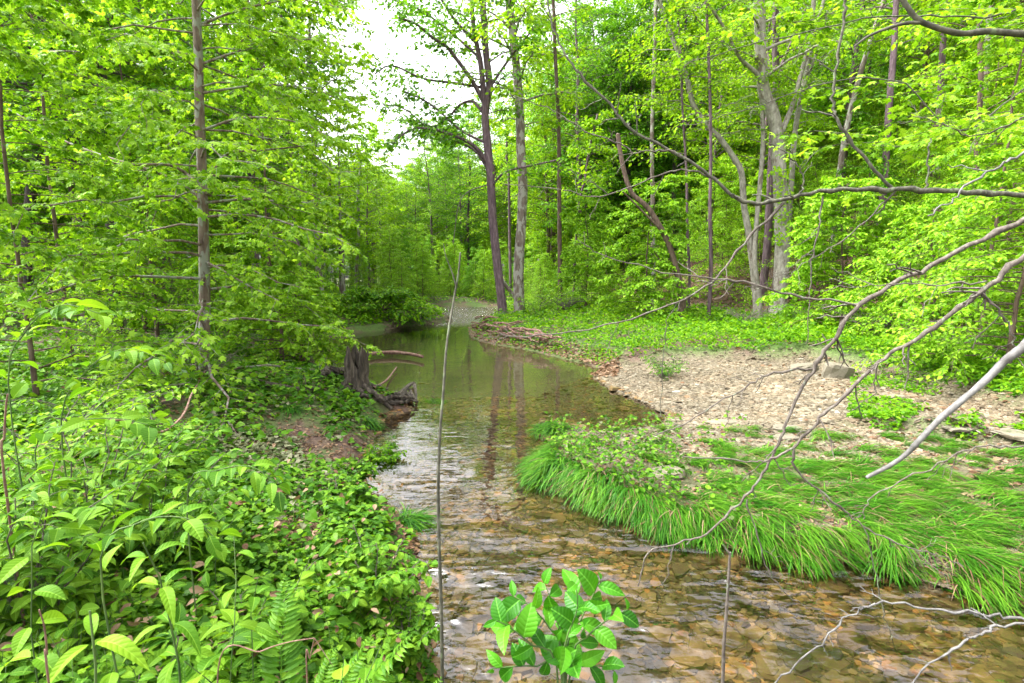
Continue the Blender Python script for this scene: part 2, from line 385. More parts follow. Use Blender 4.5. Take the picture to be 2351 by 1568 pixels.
# water
m, n, o = mat('creek_water'); g = geo(n)
sx = n.nodes.new("ShaderNodeSeparateXYZ"); n.links.new(g, sx.inputs[0])
def mrange(v, a, b, c_, d_):
    k = n.nodes.new("ShaderNodeMapRange"); k.interpolation_type = 'SMOOTHSTEP'
    for i, q in enumerate((a, b, c_, d_)): k.inputs[1 + i].default_value = q
    n.links.new(v, k.inputs[0]); return k.outputs[0]
near = math_(n, 'ADD', mrange(sx.outputs[1], 3.6, 5.4, 0.55, 0.0), mrange(sx.outputs[1], 7.5, 9.5, 0.045, 0.02))
r1 = noise(n, 6, 1.6, 0.45, mapping(n, g, (1, 1.9, 1), (0, 0, R(-28))))
r2 = noise(n, 2.6, 3, 0.5, mapping(n, g, (1, 2.2, 1), (0, 0, R(-20))))
far_r = mrange(sx.outputs[1], 22, 30, 0.0, 1.0)
near = math_(n, 'MULTIPLY', near, ramp(n, noise(n, 1.1, 2, .5, mapping(n, g, (1, 1.6, 1), (0, 0, .4))), [(.4, (.15,)*3), (.62, (1.0,)*3)]))
amp = math_(n, 'ADD', near, math_(n, 'MULTIPLY', far_r, 1.2))
hh_ = math_(n, 'MULTIPLY', math_(n, 'ADD', r1, math_(n, 'MULTIPLY', r2, 1.6)), amp)
bp = bump(n, hh_, 1.0, 0.085)
fr = n.nodes.new("ShaderNodeFresnel"); fr.inputs['IOR'].default_value = 1.7; n.links.new(bp, fr.inputs['Normal'])
gl = n.nodes.new("ShaderNodeBsdfGlossy"); gl.inputs['Roughness'].default_value = 0.02; n.links.new(bp, gl.inputs['Normal'])
gl.inputs['Color'].default_value = (1, 1, 1, 1)
tr = n.nodes.new("ShaderNodeBsdfTransparent"); tr.inputs['Color'].default_value = (.93, .92, .85, 1)
mx = n.nodes.new("ShaderNodeMixShader"); n.links.new(fr.outputs[0], mx.inputs[0])
n.links.new(tr.outputs[0], mx.inputs[1]); n.links.new(gl.outputs[0], mx.inputs[2]); n.links.new(mx.outputs[0], o.inputs[0]); M['water'] = m

# ------------------------------------------------------------------ setting
def axis(lo, hi, c, fine, growth, step_max=6):
    a = [c]; s = fine
    while a[-1] < hi: a.append(a[-1] + s); s = min(step_max, s * growth)
    b = [c]; s = fine
    while b[-1] > lo: b.append(b[-1] - s); s = min(step_max, s * growth)
    return np.array(sorted(set(b + a)))
np.seterr(all='ignore')
xs = axis(-160, 160, 0.5, 0.045, 1.013); ys = axis(-20, 220, 3.0, 0.045, 1.010)
X, Y = np.meshgrid(xs, ys); Z, s_, g_, b_, l_, hD_ = H(X, Y, True)
rg = np.random.default_rng(1)
Z = Z + rg.normal(0, 0.006, Z.shape)
nx, ny = len(xs), len(ys)
idx = (np.arange(ny - 1)[:, None] * nx + np.arange(nx - 1)[None]).ravel()
F = np.stack([idx, idx + 1, idx + nx + 1, idx + nx], -1)
mb = MB(); mb.add(np.stack([X.ravel(), Y.ravel(), Z.ravel()], -1), F)
ground = mb.build('ground', M['terrain'], smooth=True); tag(ground, 'soil banks, gravel and creek bed rising to the wooded hillside', kind='structure')
for nm, v in (("gravel", np.clip(g_ + b_ * .6, 0, 1)), ("bed", sm(0.5 - s_ / 0.12)), ("pool", sm((Y - 8.0) / 4)), ("hill", sm(hD_ / 2))):
    a = ground.data.attributes.new(nm, 'FLOAT', 'POINT'); a.data.foreach_set("value", v.ravel().astype(np.float32))
mb = MB(); mb.add([(-14,-2,0),(14,-2,0),(14,41,0),(-14,41,0)], [(0,1,2,3)])
tag(mb.build('water', M['water']), 'clear shallow creek water', kind='structure')

exec_parts = []
# ------------------------------------------------------------------ stones
def stone_template(rng, k=6, th=0.12):
    a = np.sort(rng.uniform(0, 2 * math.pi, k)) * 0.4 + np.linspace(0, 2 * math.pi, k, endpoint=False) * 0.6 + 0.2
    r = rng.uniform(0.38, 0.52, k); x = np.cos(a) * r; y = np.sin(a) * r * 0.75
    top = np.stack([x * 0.9, y * 0.9, np.full(k, th)], -1); bot = np.stack([x, y, np.zeros(k) - th * .4], -1)
    V = np.vstack([top, bot, [[0, 0, th * 1.1]]])
    F = [(i, (i + 1) % k, 2 * k) for i in range(k)]
    for i in range(k):
        j = (i + 1) % k; F += [(i, k + i, k + j), (i, k + j, j)]
    return V, np.array(F), np.zeros((len(V), 2))
rg = np.random.default_rng(5)
STT = [stone_template(rg, int(rg.integers(5, 10)), rg.uniform(.04, .13)) for _ in range(14)]
def stones(mb, rng, x, y, size, tilt=0.18, rlo=0, rhi=1, sink=0.0):
    z = H(x, y) - sink; n = len(x)
    which = rng.integers(0, len(STT), n); az = rng.uniform(0, 2 * math.pi, n)
    a = np.stack([np.cos(az), np.sin(az), rng.normal(0, tilt, n)], -1); nn = np.stack([rng.normal(0, tilt, n), rng.normal(0, tilt, n), np.ones(n)], -1)
    Mx = frames(a, nn); rn = rng.uniform(rlo, rhi, n)
    for w in range(len(STT)):
        q = which == w
        if q.any(): scatter(mb, STT[w], np.stack([x[q], y[q], z[q]], -1), Mx[q], size[q], rn[q])
def sample_view(rng, n, x0, x1, y0, y1, Zp=0.0):
    """uniform in picture over a pixel box -> ground points on plane Zp: denser near the viewer"""
    px = rng.uniform(x0, x1, n); py = rng.uniform(y0, y1, n)
    x = (px - 1175.5) / 1175.5; v = -(py - 784) / 1175.5; c, s = math.cos(PITCH), math.sin(PITCH)
    t = (Zp - CAMZ) / (-s + v * c); return x * t, (c + v * s) * t
rg = np.random.default_rng(6)
# bed stones
bx, by = [], []
n0 = 60000
x = rg.uniform(-4.5, 7, n0); y = 1.2 + 11 * rg.uniform(0, 1, n0) ** 1.3
s = seg_sd(x, y, CREEK); ok = (s < 0.12); x, y = x[ok], y[ok]
x2, y2 = sample_view(rg, 26000, 800, 2400, 830, 1568); s = seg_sd(x2, y2, CREEK); ok = s < 0.1; x = np.r_[x, x2[ok]]; y = np.r_[y, y2[ok]]
mb = MB(); sz = np.clip(rg.lognormal(-3.1, 0.6, len(x)), .015, .15); stones(mb, rg, x, y, sz, 0.12)
k = rg.choice(len(x), 560); stones(mb, rg, x[k], y[k], rg.uniform(.12, .32, 560), 0.04, 0.1, 0.7)
tag(mb.build('creek_bed_stones', M['wet']), 'brown shale chips covering the creek bed under the water', 'stones', kind='stuff')
# gravel bar stones
x, y = sample_view(rg, 105000, 1280, 2600, 826, 1075, 0.12); s, g_, b_, l_, hD_ = zones(x, y)
ok = (s > -0.02) & (np.maximum(g_, b_ * 0.8) > rg.uniform(0, 1, len(x))); x, y = x[ok], y[ok]
mb = MB(); sz = np.clip(rg.lognormal(-3.3, 0.5, len(x)), .02, .16) * np.clip(np.hypot(x, y) / 7, .6, 1.4); stones(mb, rg, x, y, sz, 0.2)
k = rg.choice(len(x), 90); stones(mb, rg, x[k], y[k], rg.uniform(.12, .26, 90), 0.08, 0.4, 0.8)
x, y = sample_view(rg, 9000, 1950, 2700, 1250, 1500, 0.05); s = seg_sd(x, y, CREEK); ok = (s > -.05) & (s < .9); x, y = x[ok], y[ok]
stones(mb, rg, x, y, rg.uniform(.03, .1, len(x)), 0.2, 0.1, 0.8)
x, y = sample_view(rg, 3000, 880, 1060, 725, 765, 0.05); s = seg_sd(x, y, CREEK); ok = (s > -.3) & (s < 1.5); x, y = x[ok], y[ok]
stones(mb, rg, x, y, rg.uniform(.08, .2, len(x)), 0.2, 0.0, 0.6)
tag(mb.build('gravel', M['shale']), 'tan shale gravel of the bar beside the creek', 'gravel', kind='stuff')

# ------------------------------------------------------------------ foliage generators
UP = np.array([0, 0, 1.0])
def leaves_on(leaf, rng, P, D, n, T, size, spread=0.0, nj=0.4, droop=0.3, pet=0.5, side_angle=55):
    """n leaves alternate along polyline P"""
    s = np.linspace(0.12, 1, n) * (len(P) - 1); i = np.minimum(s.astype(int), len(P) - 2); f = (s - i)[:, None]
    c = P[i] * (1 - f) + P[i + 1] * f; d = norm(P[i + 1] - P[i])
    sd = np.where(np.arange(n) % 2 == 0, 1.0, -1.0)[:, None]
    lat = norm(np.cross(np.broadcast_to(UP, d.shape), d)) * sd
    ang = np.radians(side_angle + rng.normal(0, 18, n))[:, None]
    a = norm(d * np.cos(ang) + lat * np.sin(ang) - UP * (droop + rng.normal(0, 0.2, (n, 1))))
    nn = UP + rng.normal(0, nj, (n, 3))
    sz = size * rng.uniform(0.6, 1.15, n)
    pos = c + a * (sz * pet)[:, None] * 0.4 + rng.normal(0, spread, (n, 3)) if spread else c + a * (sz * pet)[:, None] * 0.4
    scatter(leaf, T, pos, frames(a, nn), sz, rng.uniform(0, 1, n), rng.uniform(.85, 1.15, n))
def dress(path, rng, wood, leaf, ntw, twl, nleaf, size, T, start=0.25, tr=0.004, flat=0.25, nj=0.4, droop=0.3, spread=0.0, sub=0, twig_wood=True):
    path = np.asarray(path); n = len(path); L = n - 1
    for j in range(ntw):
        s = (start + (1 - start) * (j + rng.uniform(0.2, 0.8)) / ntw) * L; i = min(int(s), L - 1); f = s - i
        c = path[i] * (1 - f) + path[i + 1] * f; d = norm(path[i + 1] - path[i])
        lat = norm(np.cross(UP, d) + 1e-6) * (1 if j % 2 else -1)
        a = R(rng.uniform(25, 75)); dd = d * math.cos(a) + lat * math.sin(a) + UP * rng.normal(0.05, flat)
        dd = norm(dd); l = twl * rng.uniform(0.5, 1.2) * (1 - 0.45 * (s / L))
        m_ = 4; t = np.linspace(0, 1, m_)[:, None]
        P = c + dd * l * t - UP * (0.25 * l * t * t) + rng.normal(0, 0.04 * l, (m_, 3)) * t
        if twig_wood: tube(wood, P, np.linspace(tr, tr * 0.4, m_), 3, cap=False)
        leaves_on(leaf, rng, P, dd, nleaf, T, size, spread, nj, droop)
        if sub:
            for k in range(sub):
                c2 = P[1 + k % 3]; d2 = norm(dd + rng.normal(0, 0.7, 3) * np.array([1, 1, .4])); P2 = c2 + d2 * l * .5 * t - UP * .12 * l * t * t
                if twig_wood: tube(wood, P2, tr * .5, 3, cap=False)
                leaves_on(leaf, rng, P2, d2, max(3, nleaf // 2), T, size, spread, nj, droop)
def gen_tree(rng, wood, leaf, trunk, r0, r1, cb=0.3, nbr=40, blen=3.0, ntw=10, twl=0.8, nleaf=8, size=0.12, T=T_SIMPLE, rise=0.3, sub=0,
             sides=8, prof=lambda u: math.sin(math.pi * min(1, 0.15 + 0.85 * u) ** 0.8), tr=0.004, nj=0.4, droop=0.3, bmin=0.3, spread=0.0, twig_wood=True, azf=None, rough=0.04, brr=0.28):
    n = len(trunk); rad = r0 + (r1 - r0) * np.linspace(0, 1, n) ** 0.8
    rad[0] *= 1.35
    if n > 12: rad[1] *= 1.12
    tube(wood, trunk, rad, sides, rng, rough)
    for j in range(nbr):
        u = (j + 0.5) / nbr; s = (cb + (1 - cb) * u) * (n - 1); i = min(int(s), n - 2); f = s - i
        c = trunk[i] * (1 - f) + trunk[i + 1] * f; rr = rad[i] * (1 - f) + rad[i + 1] * f
        az = j * 2.399 + rng.normal(0, 0.4)
        if azf is not None: az = azf(az, rng)
        L = blen * max(bmin, prof(u)) * rng.uniform(0.65, 1.15)
        d = np.array([math.cos(az), math.sin(az), 0]); t = np.linspace(0, 1, 7)[:, None]
        up = rise + 0.8 * max(0, u - 0.6)
        P = c + d * L * t * (1 - .15 * t) + UP * L * (up * t - 0.28 * t * t) + rng.normal(0, 0.03 * L, (7, 3)) * t
        br = min(rr * 0.6, max(0.006, brr * rr * L / blen + 0.004))
        tube(wood, P, np.linspace(br, br * 0.25, 7), 5 if sides > 5 else 4, cap=False)
        dress(P, rng, wood, leaf, ntw, twl * L / blen + 0.15 * twl, nleaf, size, T, tr=tr, nj=nj, droop=droop, sub=sub, spread=spread, twig_wood=twig_wood)
def wob(rng, h, amp, n=14, lean=(0, 0)):
    t = np.linspace(0, 1, n); P = np.zeros((n, 3)); P[:, 2] = t * h
    P[:, 0] = lean[0] * t + amp * np.cumsum(rng.normal(0, 1, n)) / n ** .5 * t; P[:, 1] = lean[1] * t + amp * np.cumsum(rng.normal(0, 1, n)) / n ** .5 * t
    return P

# ------------------------------------------------------------------ prototypes for the woods (meshes only)
def proto(seed, leafm, woodm, **kw):
    rng = np.random.default_rng(seed); wood, leaf = MB(), MB()
    trunk = wob(rng, kw.pop('h'), kw.pop('amp', 0.5), 14)
    gen_tree(rng, wood, leaf, trunk, **dict(kw))
    return wood.mesh('trunk', woodm, True), leaf.mesh('crown', leafm)
prof_tall = lambda u: 0.25 + math.sin(math.pi * min(1, 0.1 + 0.88 * u)) * 0.9
TALL = []
for i, (lm, wm) in enumerate(((M['far'], M['b_purple']), (M['deep'], M['b_dark']), (M['far'], M['b_brown']), (M['beech'], M['b_purple']), (M['deep'], M['b_purple']))):
    TALL.append(proto(100 + i, lm, wm, h=19 + i, amp=0.6, r0=0.24, r1=0.04, cb=0.22, nbr=64, blen=4.4, ntw=13, twl=1.5, nleaf=10, size=0.24, T=T_SIMPLE, prof=prof_tall, tr=0.012, sub=1, nj=0.5, spread=0.12, rise=0.45))
UNDER = []
for i, lm in enumerate((M['beech'], M['far'], M['beech'], M['deep'])):
    UNDER.append(proto(200 + i, lm, M['b_brown'], h=6.5, amp=0.25, r0=0.06, r1=0.012, cb=0.06, nbr=44, blen=2.6, ntw=11, twl=0.95, nleaf=11, size=0.13, T=T_SIMPLE,
                       prof=lambda u: 1.0 - 0.75 * u, tr=0.006, sub=1, nj=0.3, droop=0.35, spread=0.05, rise=0.25, sides=6))
# shrubs: several stems
SHRUB = []
for i, lm in enumerate((M['cover'], M['syc'], M['deep'])):
    rng = np.random.default_rng(300 + i); wood, leaf = MB(), MB()
    for k in range(16):
        az = rng.uniform(0, 2 * math.pi); L = rng.uniform(.7, 1.5); d = np.array([math.cos(az), math.sin(az), 0]); t = np.linspace(0, 1, 7)[:, None]
        P = d * .1 + d * L * t * t * .8 + UP * L * t * (1.0 - .35 * t) + rng.normal(0, .03, (7, 3)) * t
        tube(wood, P, np.linspace(.01, .003, 7), 4); dress(P, rng, wood, leaf, 9, .45, 8, .09, T_OVAL, start=.1, tr=.003, nj=.45, spread=.02)
    SHRUB.append((wood.mesh('stem', M['twig'], True), leaf.mesh('foliage', lm)))

# a wood that reads as one mass: one object, instances by geometry nodes
def wood_mass(name, label, protos, P, rot, sc, which):
    c = bpy.data.collections.new(name + '_kinds')
    for i, meshes in enumerate(protos):
        # one source object per kind: leaves and wood joined, two materials
        bm_objs = []
        for k, me in enumerate(meshes):
            o = bpy.data.objects.new('%02d_%d' % (i, k), me); c.objects.link(o); bm_objs.append(o)
    n_ = len(P); nk = len(protos)
    me = bpy.data.meshes.new(name)
    PP = np.repeat(np.asarray(P), 2, axis=0); me.vertices.add(len(PP)); me.vertices.foreach_set("co", PP.astype(np.float32).ravel())
    a = me.attributes.new("rz", 'FLOAT_VECTOR', 'POINT'); rv = np.zeros((len(PP), 3)); rv[:, 2] = np.repeat(rot, 2); a.data.foreach_set("vector", rv.astype(np.float32).ravel())
    a = me.attributes.new("sc", 'FLOAT', 'POINT'); a.data.foreach_set("value", np.repeat(sc, 2).astype(np.float32))
    w = np.repeat(which, 2) * 2 + np.tile([0, 1], n_)
    a = me.attributes.new("wi", 'INT', 'POINT'); a.data.foreach_set("value", w.astype(np.int32))
    o = bpy.data.objects.new(name, me); col.objects.link(o)
    ng = bpy.data.node_groups.new(name, 'GeometryNodeTree')
    ng.interface.new_socket(name="Geometry", in_out='INPUT', socket_type='NodeSocketGeometry')
    ng.interface.new_socket(name="Geometry", in_out='OUTPUT', socket_type='NodeSocketGeometry')
    N = ng.nodes; gi = N.new('NodeGroupInput'); go = N.new('NodeGroupOutput')
    mp = N.new('GeometryNodeMeshToPoints'); iop = N.new('GeometryNodeInstanceOnPoints'); ci = N.new('GeometryNodeCollectionInfo')
    ci.inputs['Collection'].default_value = c; ci.inputs['Separate Children'].default_value = True; ci.inputs['Reset Children'].default_value = True
    def na(nm, t):
        q = N.new('GeometryNodeInputNamedAttribute'); q.data_type = t; q.inputs[0].default_value = nm; return q.outputs[0]
    Lk = ng.links
    Lk.new(gi.outputs[0], mp.inputs[0]); Lk.new(mp.outputs[0], iop.inputs['Points']); Lk.new(ci.outputs[0], iop.inputs['Instance'])
    iop.inputs['Pick Instance'].default_value = True
    Lk.new(na('wi', 'INT'), iop.inputs['Instance Index']); Lk.new(na('sc', 'FLOAT'), iop.inputs['Scale'])
    e2r = N.new('FunctionNodeEulerToRotation'); Lk.new(na('rz', 'FLOAT_VECTOR'), e2r.inputs[0]); Lk.new(e2r.outputs[0], iop.inputs['Rotation'])
    Lk.new(iop.outputs[0], go.inputs[0])
    md = o.modifiers.new('instances', 'NODES'); md.node_group = ng
    tag(o, label, kind='stuff'); return o
def project(P):
    P = np.asarray(P) - np.array([0, 0, CAMZ]); c, s = math.cos(PITCH), math.sin(PITCH)
    dep = P[..., 1] * c - P[..., 2] * s; v = P[..., 1] * s + P[..., 2] * c
    return 1175.5 + 1175.5 * P[..., 0] / dep, 784 - 1175.5 * v / dep

def place(rng, n, xr, yr, mind, ok):
    out = []
    for _ in range(n * 30):
        x, y = rng.uniform(*xr), rng.uniform(*yr)
        if not ok(x, y): continue
        if any((x - a) ** 2 + (y - b) ** 2 < mind * mind for a, b in out): continue
        out.append((x, y))
        if len(out) >= n: break
    return np.array(out)
def hd1(x, y): return -float(seg_sd(np.array([x]), np.array([y]), HILL)[0])
def cd1(x, y): return float(seg_sd(np.array([x]), np.array([y]), CREEK)[0])
rg = np.random.default_rng(11)
def inview(x, y, m=150):
    if y < 3: return False
    px = 1175.5 + 1175.5 * x / y; return -m < px < 2351 + m
# hillside tall trees
P = place(rg, 150, (0, 80), (13, 110), 3.6, lambda x, y: inview(x, y, 350) and hd1(x, y) > 3.5 and (y < 25 or x / y > .055))
mass_t = wood_mass('hillside_wood', 'tall leafy trees massed on the hillside to the right of the creek', TALL,
    np.c_[P, H(P[:, 0], P[:, 1]) - .2], rg.uniform(0, 6.28, len(P)), rg.uniform(.75, 1.1, len(P)), rg.integers(0, 5, len(P)))
P = place(rg, 300, (0, 55), (9, 75), 1.7, lambda x, y: inview(x, y, 300) and hd1(x, y) > (1.0 if y > 18 else 3.0))
wood_mass('hillside_understory', 'low young trees with bright layered foliage massed on the hillside', UNDER,
    np.c_[P, H(P[:, 0], P[:, 1]) - .1], rg.uniform(0, 6.28, len(P)), rg.uniform(.6, 1.15, len(P)), rg.integers(0, 4, len(P)))
# woods on the left, kept low where the sky shows
def leftok(x, y):
    px = 1175.5 + 1175.5 * x / y
    return -500 < px < (600 if y < 30 else 640) and cd1(x, y) > 4
P = place(rg, 95, (-75, -3), (15, 75), 4.0, leftok)
wood_mass('left_bank_wood', 'tall trees massed beyond the left bank', TALL,
    np.c_[P, H(P[:, 0], P[:, 1]) - .2], rg.uniform(0, 6.28, len(P)), rg.uniform(.75, 1.1, len(P)), rg.integers(0, 5, len(P)))
P = place(rg, 120, (-50, 4), (12, 65), 2.0, lambda x, y: -300 < 1175.5 + 1175.5 * x / y < 1150 and cd1(x, y) > 2.2 and not (740 < 1175.5 + 1175.5 * x / y < 1000 and y < 33))
wood_mass('left_bank_understory', 'low leafy young trees massed behind the left bank', UNDER,
    np.c_[P, H(P[:, 0], P[:, 1]) - .1], rg.uniform(0, 6.28, len(P)), rg.uniform(.5, .95, len(P)), rg.integers(0, 4, len(P)))
P = place(rg, 120, (-28, 12), (54, 115), 3.0, lambda x, y: 680 < 1175.5 + 1175.5 * x / y < 1330)
sc = np.array([min(1.0, (2.4 + y * (0.2 + 0.10 * max(0, (1175.5 * x / y + 1175.5 - 900) / 160))) / 21) for x, y in P])
wood_mass('far_wood', 'distant trees closing the view where the creek bends', TALL,
    np.c_[P, H(P[:, 0], P[:, 1]) - .2], rg.uniform(0, 6.28, len(P)), sc * rg.uniform(.8, 1.0, len(P)), rg.integers(0, 5, len(P)))

# ------------------------------------------------------------------ trees one can tell apart
def px_tree(label, group, Y, path, w0, w1, bark, leafm, crown, limbs=(), seed=0, base=None, dy=0.0, name='tree', extra=None):
    """path: trunk in photo coordinates at forward distance Y; limbs: (path, w0, w1, depth drift, dress kwargs)"""
    rng = np.random.default_rng(seed)
    P = np.array([at(px, py, Y + dy * i / max(1, len(path) - 1)) for i, (px, py) in enumerate(path)])
    gz = h1(P[0][0], P[0][1]); P = np.vstack([[P[0][0], P[0][1], gz - 0.25], P]) if P[0][2] > gz - .1 else P
    top_d = norm(P[-1] - P[-2]); top = max(0, crown.pop('top', 0))
    if top: P = np.vstack([P, P[-1] + top_d * top * .5 + rng.normal(0, .1, 3), P[-1] + top_d * top + UP * top * .1])
    base_l = np.array([P[0][0], P[0][1], gz]); P = P - base_l
    e = empty(name, base_l, label, 'tree', group)
    wood, leaf = MB(), MB(); n = 40; C = catmull(P, n)
    r0, r1 = w0 / 2 / 1175.5 * Y, w1 / 2 / 1175.5 * Y
    if crown.get('nbr', 0) > 0:
        gen_tree(rng, wood, leaf, C, r0, r1, **crown)
    else:
        rad = r0 + (r1 - r0) * np.linspace(0, 1, n) ** .8; rad[0] *= 1.3; rad[1] *= 1.1
        tube(wood, C, rad, 10, rng, .04)
    wood.build('trunk', bark, e, True)
    for lp, a, b, drift, kw in limbs:
        w = MB(); m_ = len(lp)
        Q = np.array([at(px, py, Y + (dy * .5) + drift * i / (m_ - 1)) for i, (px, py) in enumerate(lp)]) - base_l
        Q = catmull(Q, 14); tube(w, Q, np.linspace(a, b, 14) / 2 / 1175.5 * Y, 7, rng, .03)
        if kw: dress(Q, rng, w, leaf, **kw)
        w.build('branch', bark, e, True)
    if extra: extra(rng, leaf, base_l)
    if leaf.n: leaf.build('crown', leafm, e)
    return e
G1 = 'trees along the creek'
# near young sycamore on the left bank
b = hit(466, 868); YB = b[1]
kw = dict(ntw=13, twl=.75, nleaf=9, size=.098, T=T_MAPLE, tr=.004, sub=1, nj=.45, droop=.35)
px_tree('young sycamore with a straight mottled trunk and peeling brown bark on the left bank', G1, YB,
    [(466,868),(470,700),(467,520),(464,400),(458,250),(455,120),(450,0),(449,-60)], 27, 13, M['b_young'], M['syc'],
    dict(top=2.6, cb=.06, nbr=68, blen=3.7, ntw=14, twl=.85, nleaf=11, size=.098, T=T_MAPLE, sub=1, rise=.1, tr=.004, nj=.5, droop=.35, prof=lambda u: .95 - .45 * u, rough=.02),
    [([(465,440),(430,400),(385,378),(330,378),(260,375),(180,340)], 8, 3, -.8, kw),
     ([(462,455),(400,415),(330,385),(260,365),(140,320),(20,250)], 8, 3, .5, kw),
     ([(470,420),(490,385),(530,350),(600,345),(700,335)], 9, 3, .6, kw),
     ([(474,445),(510,430),(560,432),(590,440)], 8, 3, -.9, kw),
     ([(476,465),(560,458),(640,462),(760,468)], 7, 3, .2, kw),
     ([(451,60),(560,20),(680,0),(800,20)], 6, 2, .8, dict(kw, ntw=20)),
     ([(454,150),(560,115),(700,90),(830,115)], 6, 2, .5, dict(kw, ntw=20)),
     ([(456,215),(600,195),(720,205),(800,240)], 6, 2, 0, dict(kw, ntw=18)),
     ([(461,300),(560,270),(680,280),(770,320)], 6, 2, -.6, dict(kw, ntw=18)),
     ([(470,590),(430,580),(380,580),(330,575),(230,590),(180,578)], 7, 3, -1.4, kw),
     ([(470,600),(510,620),(560,650),(640,690)], 6, 2, -.8, kw)], seed=21, name='sycamore_sapling')
# companions that fill the left side with leaves
def sap(label, px, Y, h, seed, leafm, T, size, nbr=46, blen=2.6, r=.05, nleaf=9, name='young_tree', cb=.05, bark='b_brown', prof=lambda u: .9 - .55 * u, ntw=12, rise=.2, group='young trees on the left bank'):
    x = (px - 1175.5) / 1175.5 * Y; z = h1(x, Y); rng = np.random.default_rng(seed)
    e = empty(name, (x, Y, z), label, 'tree', group); wood, leaf = MB(), MB()
    tr_ = wob(rng, h, .25, 14); tr_[0, 2] -= .15
    gen_tree(rng, wood, leaf, tr_, r, .012, cb=cb, nbr=nbr, blen=blen, ntw=ntw, twl=.75, nleaf=nleaf, size=size, T=T, sub=1, rise=rise, nj=.6, droop=.3, prof=prof)
    wood.build('trunk', M[bark], e, True); leaf.build('crown', M[leafm], e); return e
sap('thin sycamore sapling at the left edge with wide pale lobed leaves', 60, 6.6, 6.5, 31, 'syc', T_MAPLE, .09, 50, 2.5, nleaf=11, r=.03)
sap('leafy sapling behind the stump with spreading low lobed leaves', 640, 11.5, 3.0, 32, 'syc', T_MAPLE, .095, 34, 2.2, nleaf=11)
sap('bushy young tree left of the dark ridged trunk', 150, 10.5, 8.5, 33, 'far', T_OVAL, .1, 60, 3.2, cb=.1, nleaf=12)
sap('young tree right of the straight young sycamore, over the pool edge', 620, 13.5, 8.0, 34, 'beech', T_OVAL, .12, 56, 3.0, cb=.12)
sap('dense young tree between the two dark trunks', 330, 15, 10, 35, 'far', T_OVAL, .15, 64, 3.2, cb=.12)
sap('short bright sapling behind the fallen logs', 690, 12.6, 2.2, 37, 'beech', T_OVAL, .09, 26, 1.5)
big = dict(cb=.25, nbr=54, blen=4.2, ntw=12, twl=1.3, nleaf=10, size=.17, T=T_OVAL, sub=1, rise=.4, tr=.009, nj=.5, spread=.05, prof=prof_tall)
px_tree('tall dark ridged trunk behind the young sycamore', G1, 15.0, [(258,655),(258,560),(255,460),(250,380),(243,290),(235,200),(228,100),(215,0)], 29, 15, M['b_dark'], M['deep'],
    dict(big, top=4, nbr=58, cb=.3), [([(240,260),(200,200),(150,160),(80,150)], 9, 4, -1, dict(ntw=14, twl=1.2, nleaf=10, size=.16, T=T_OVAL, tr=.008)),
     ([(246,320),(300,280),(360,230),(420,210)], 8, 3, 1, dict(ntw=14, twl=1.2, nleaf=10, size=.16, T=T_OVAL, tr=.008))], seed=22, name='forest_tree')
px_tree('dark forked trunk leaning at the far upper left', G1, 17.0, [(60,650),(70,450),(95,300),(85,170),(75,90),(60,0)], 24, 12, M['b_dark'], M['deep'],
    dict(big, top=4), [([(88,190),(120,110),(130,60),(120,0)], 12, 6, 0, dict(ntw=14, twl=1.2, nleaf=10, size=.16, T=T_OVAL, tr=.008))], seed=23, name='forest_tree')
sap('tall pale feathery tree standing left of the open sky', 735, 27, 20, 38, 'far', T_OVAL, .17, 80, 3.6, r=.2, cb=.2, bark='b_syc', prof=prof_tall, ntw=10, rise=.5, group='trees along the creek', name='forest_tree')
sap('lower feathery tree at the left edge of the open sky', 790, 34, 15.5, 39, 'far', T_OVAL, .19, 60, 2.6, r=.14, cb=.2, bark='b_syc', prof=prof_tall, ntw=10, rise=.5, group='trees along the creek', name='forest_tree')
sap('tall tree beside the pale feathery one, its crown edging the open sky', 690, 22, 16, 50, 'far', T_OVAL, .16, 80, 3.6, r=.16, cb=.25, bark='b_purple', prof=prof_tall, ntw=12, rise=.5, group='trees along the creek', name='forest_tree')
sap('distant pale tree low in the open sky gap', 880, 60, 19, 52, 'far', T_OVAL, .26, 46, 3.6, r=.14, cb=.2, bark='b_purple', prof=prof_tall, ntw=9, rise=.5, group='trees along the creek', name='forest_tree')
sap('low rounded tree over the far creek, under the open sky', 850, 41, 12.5, 53, 'far', T_OVAL, .22, 56, 3.4, r=.12, cb=.15, bark='b_purple', prof=prof_tall, ntw=10, rise=.5, group='trees along the creek', name='forest_tree')
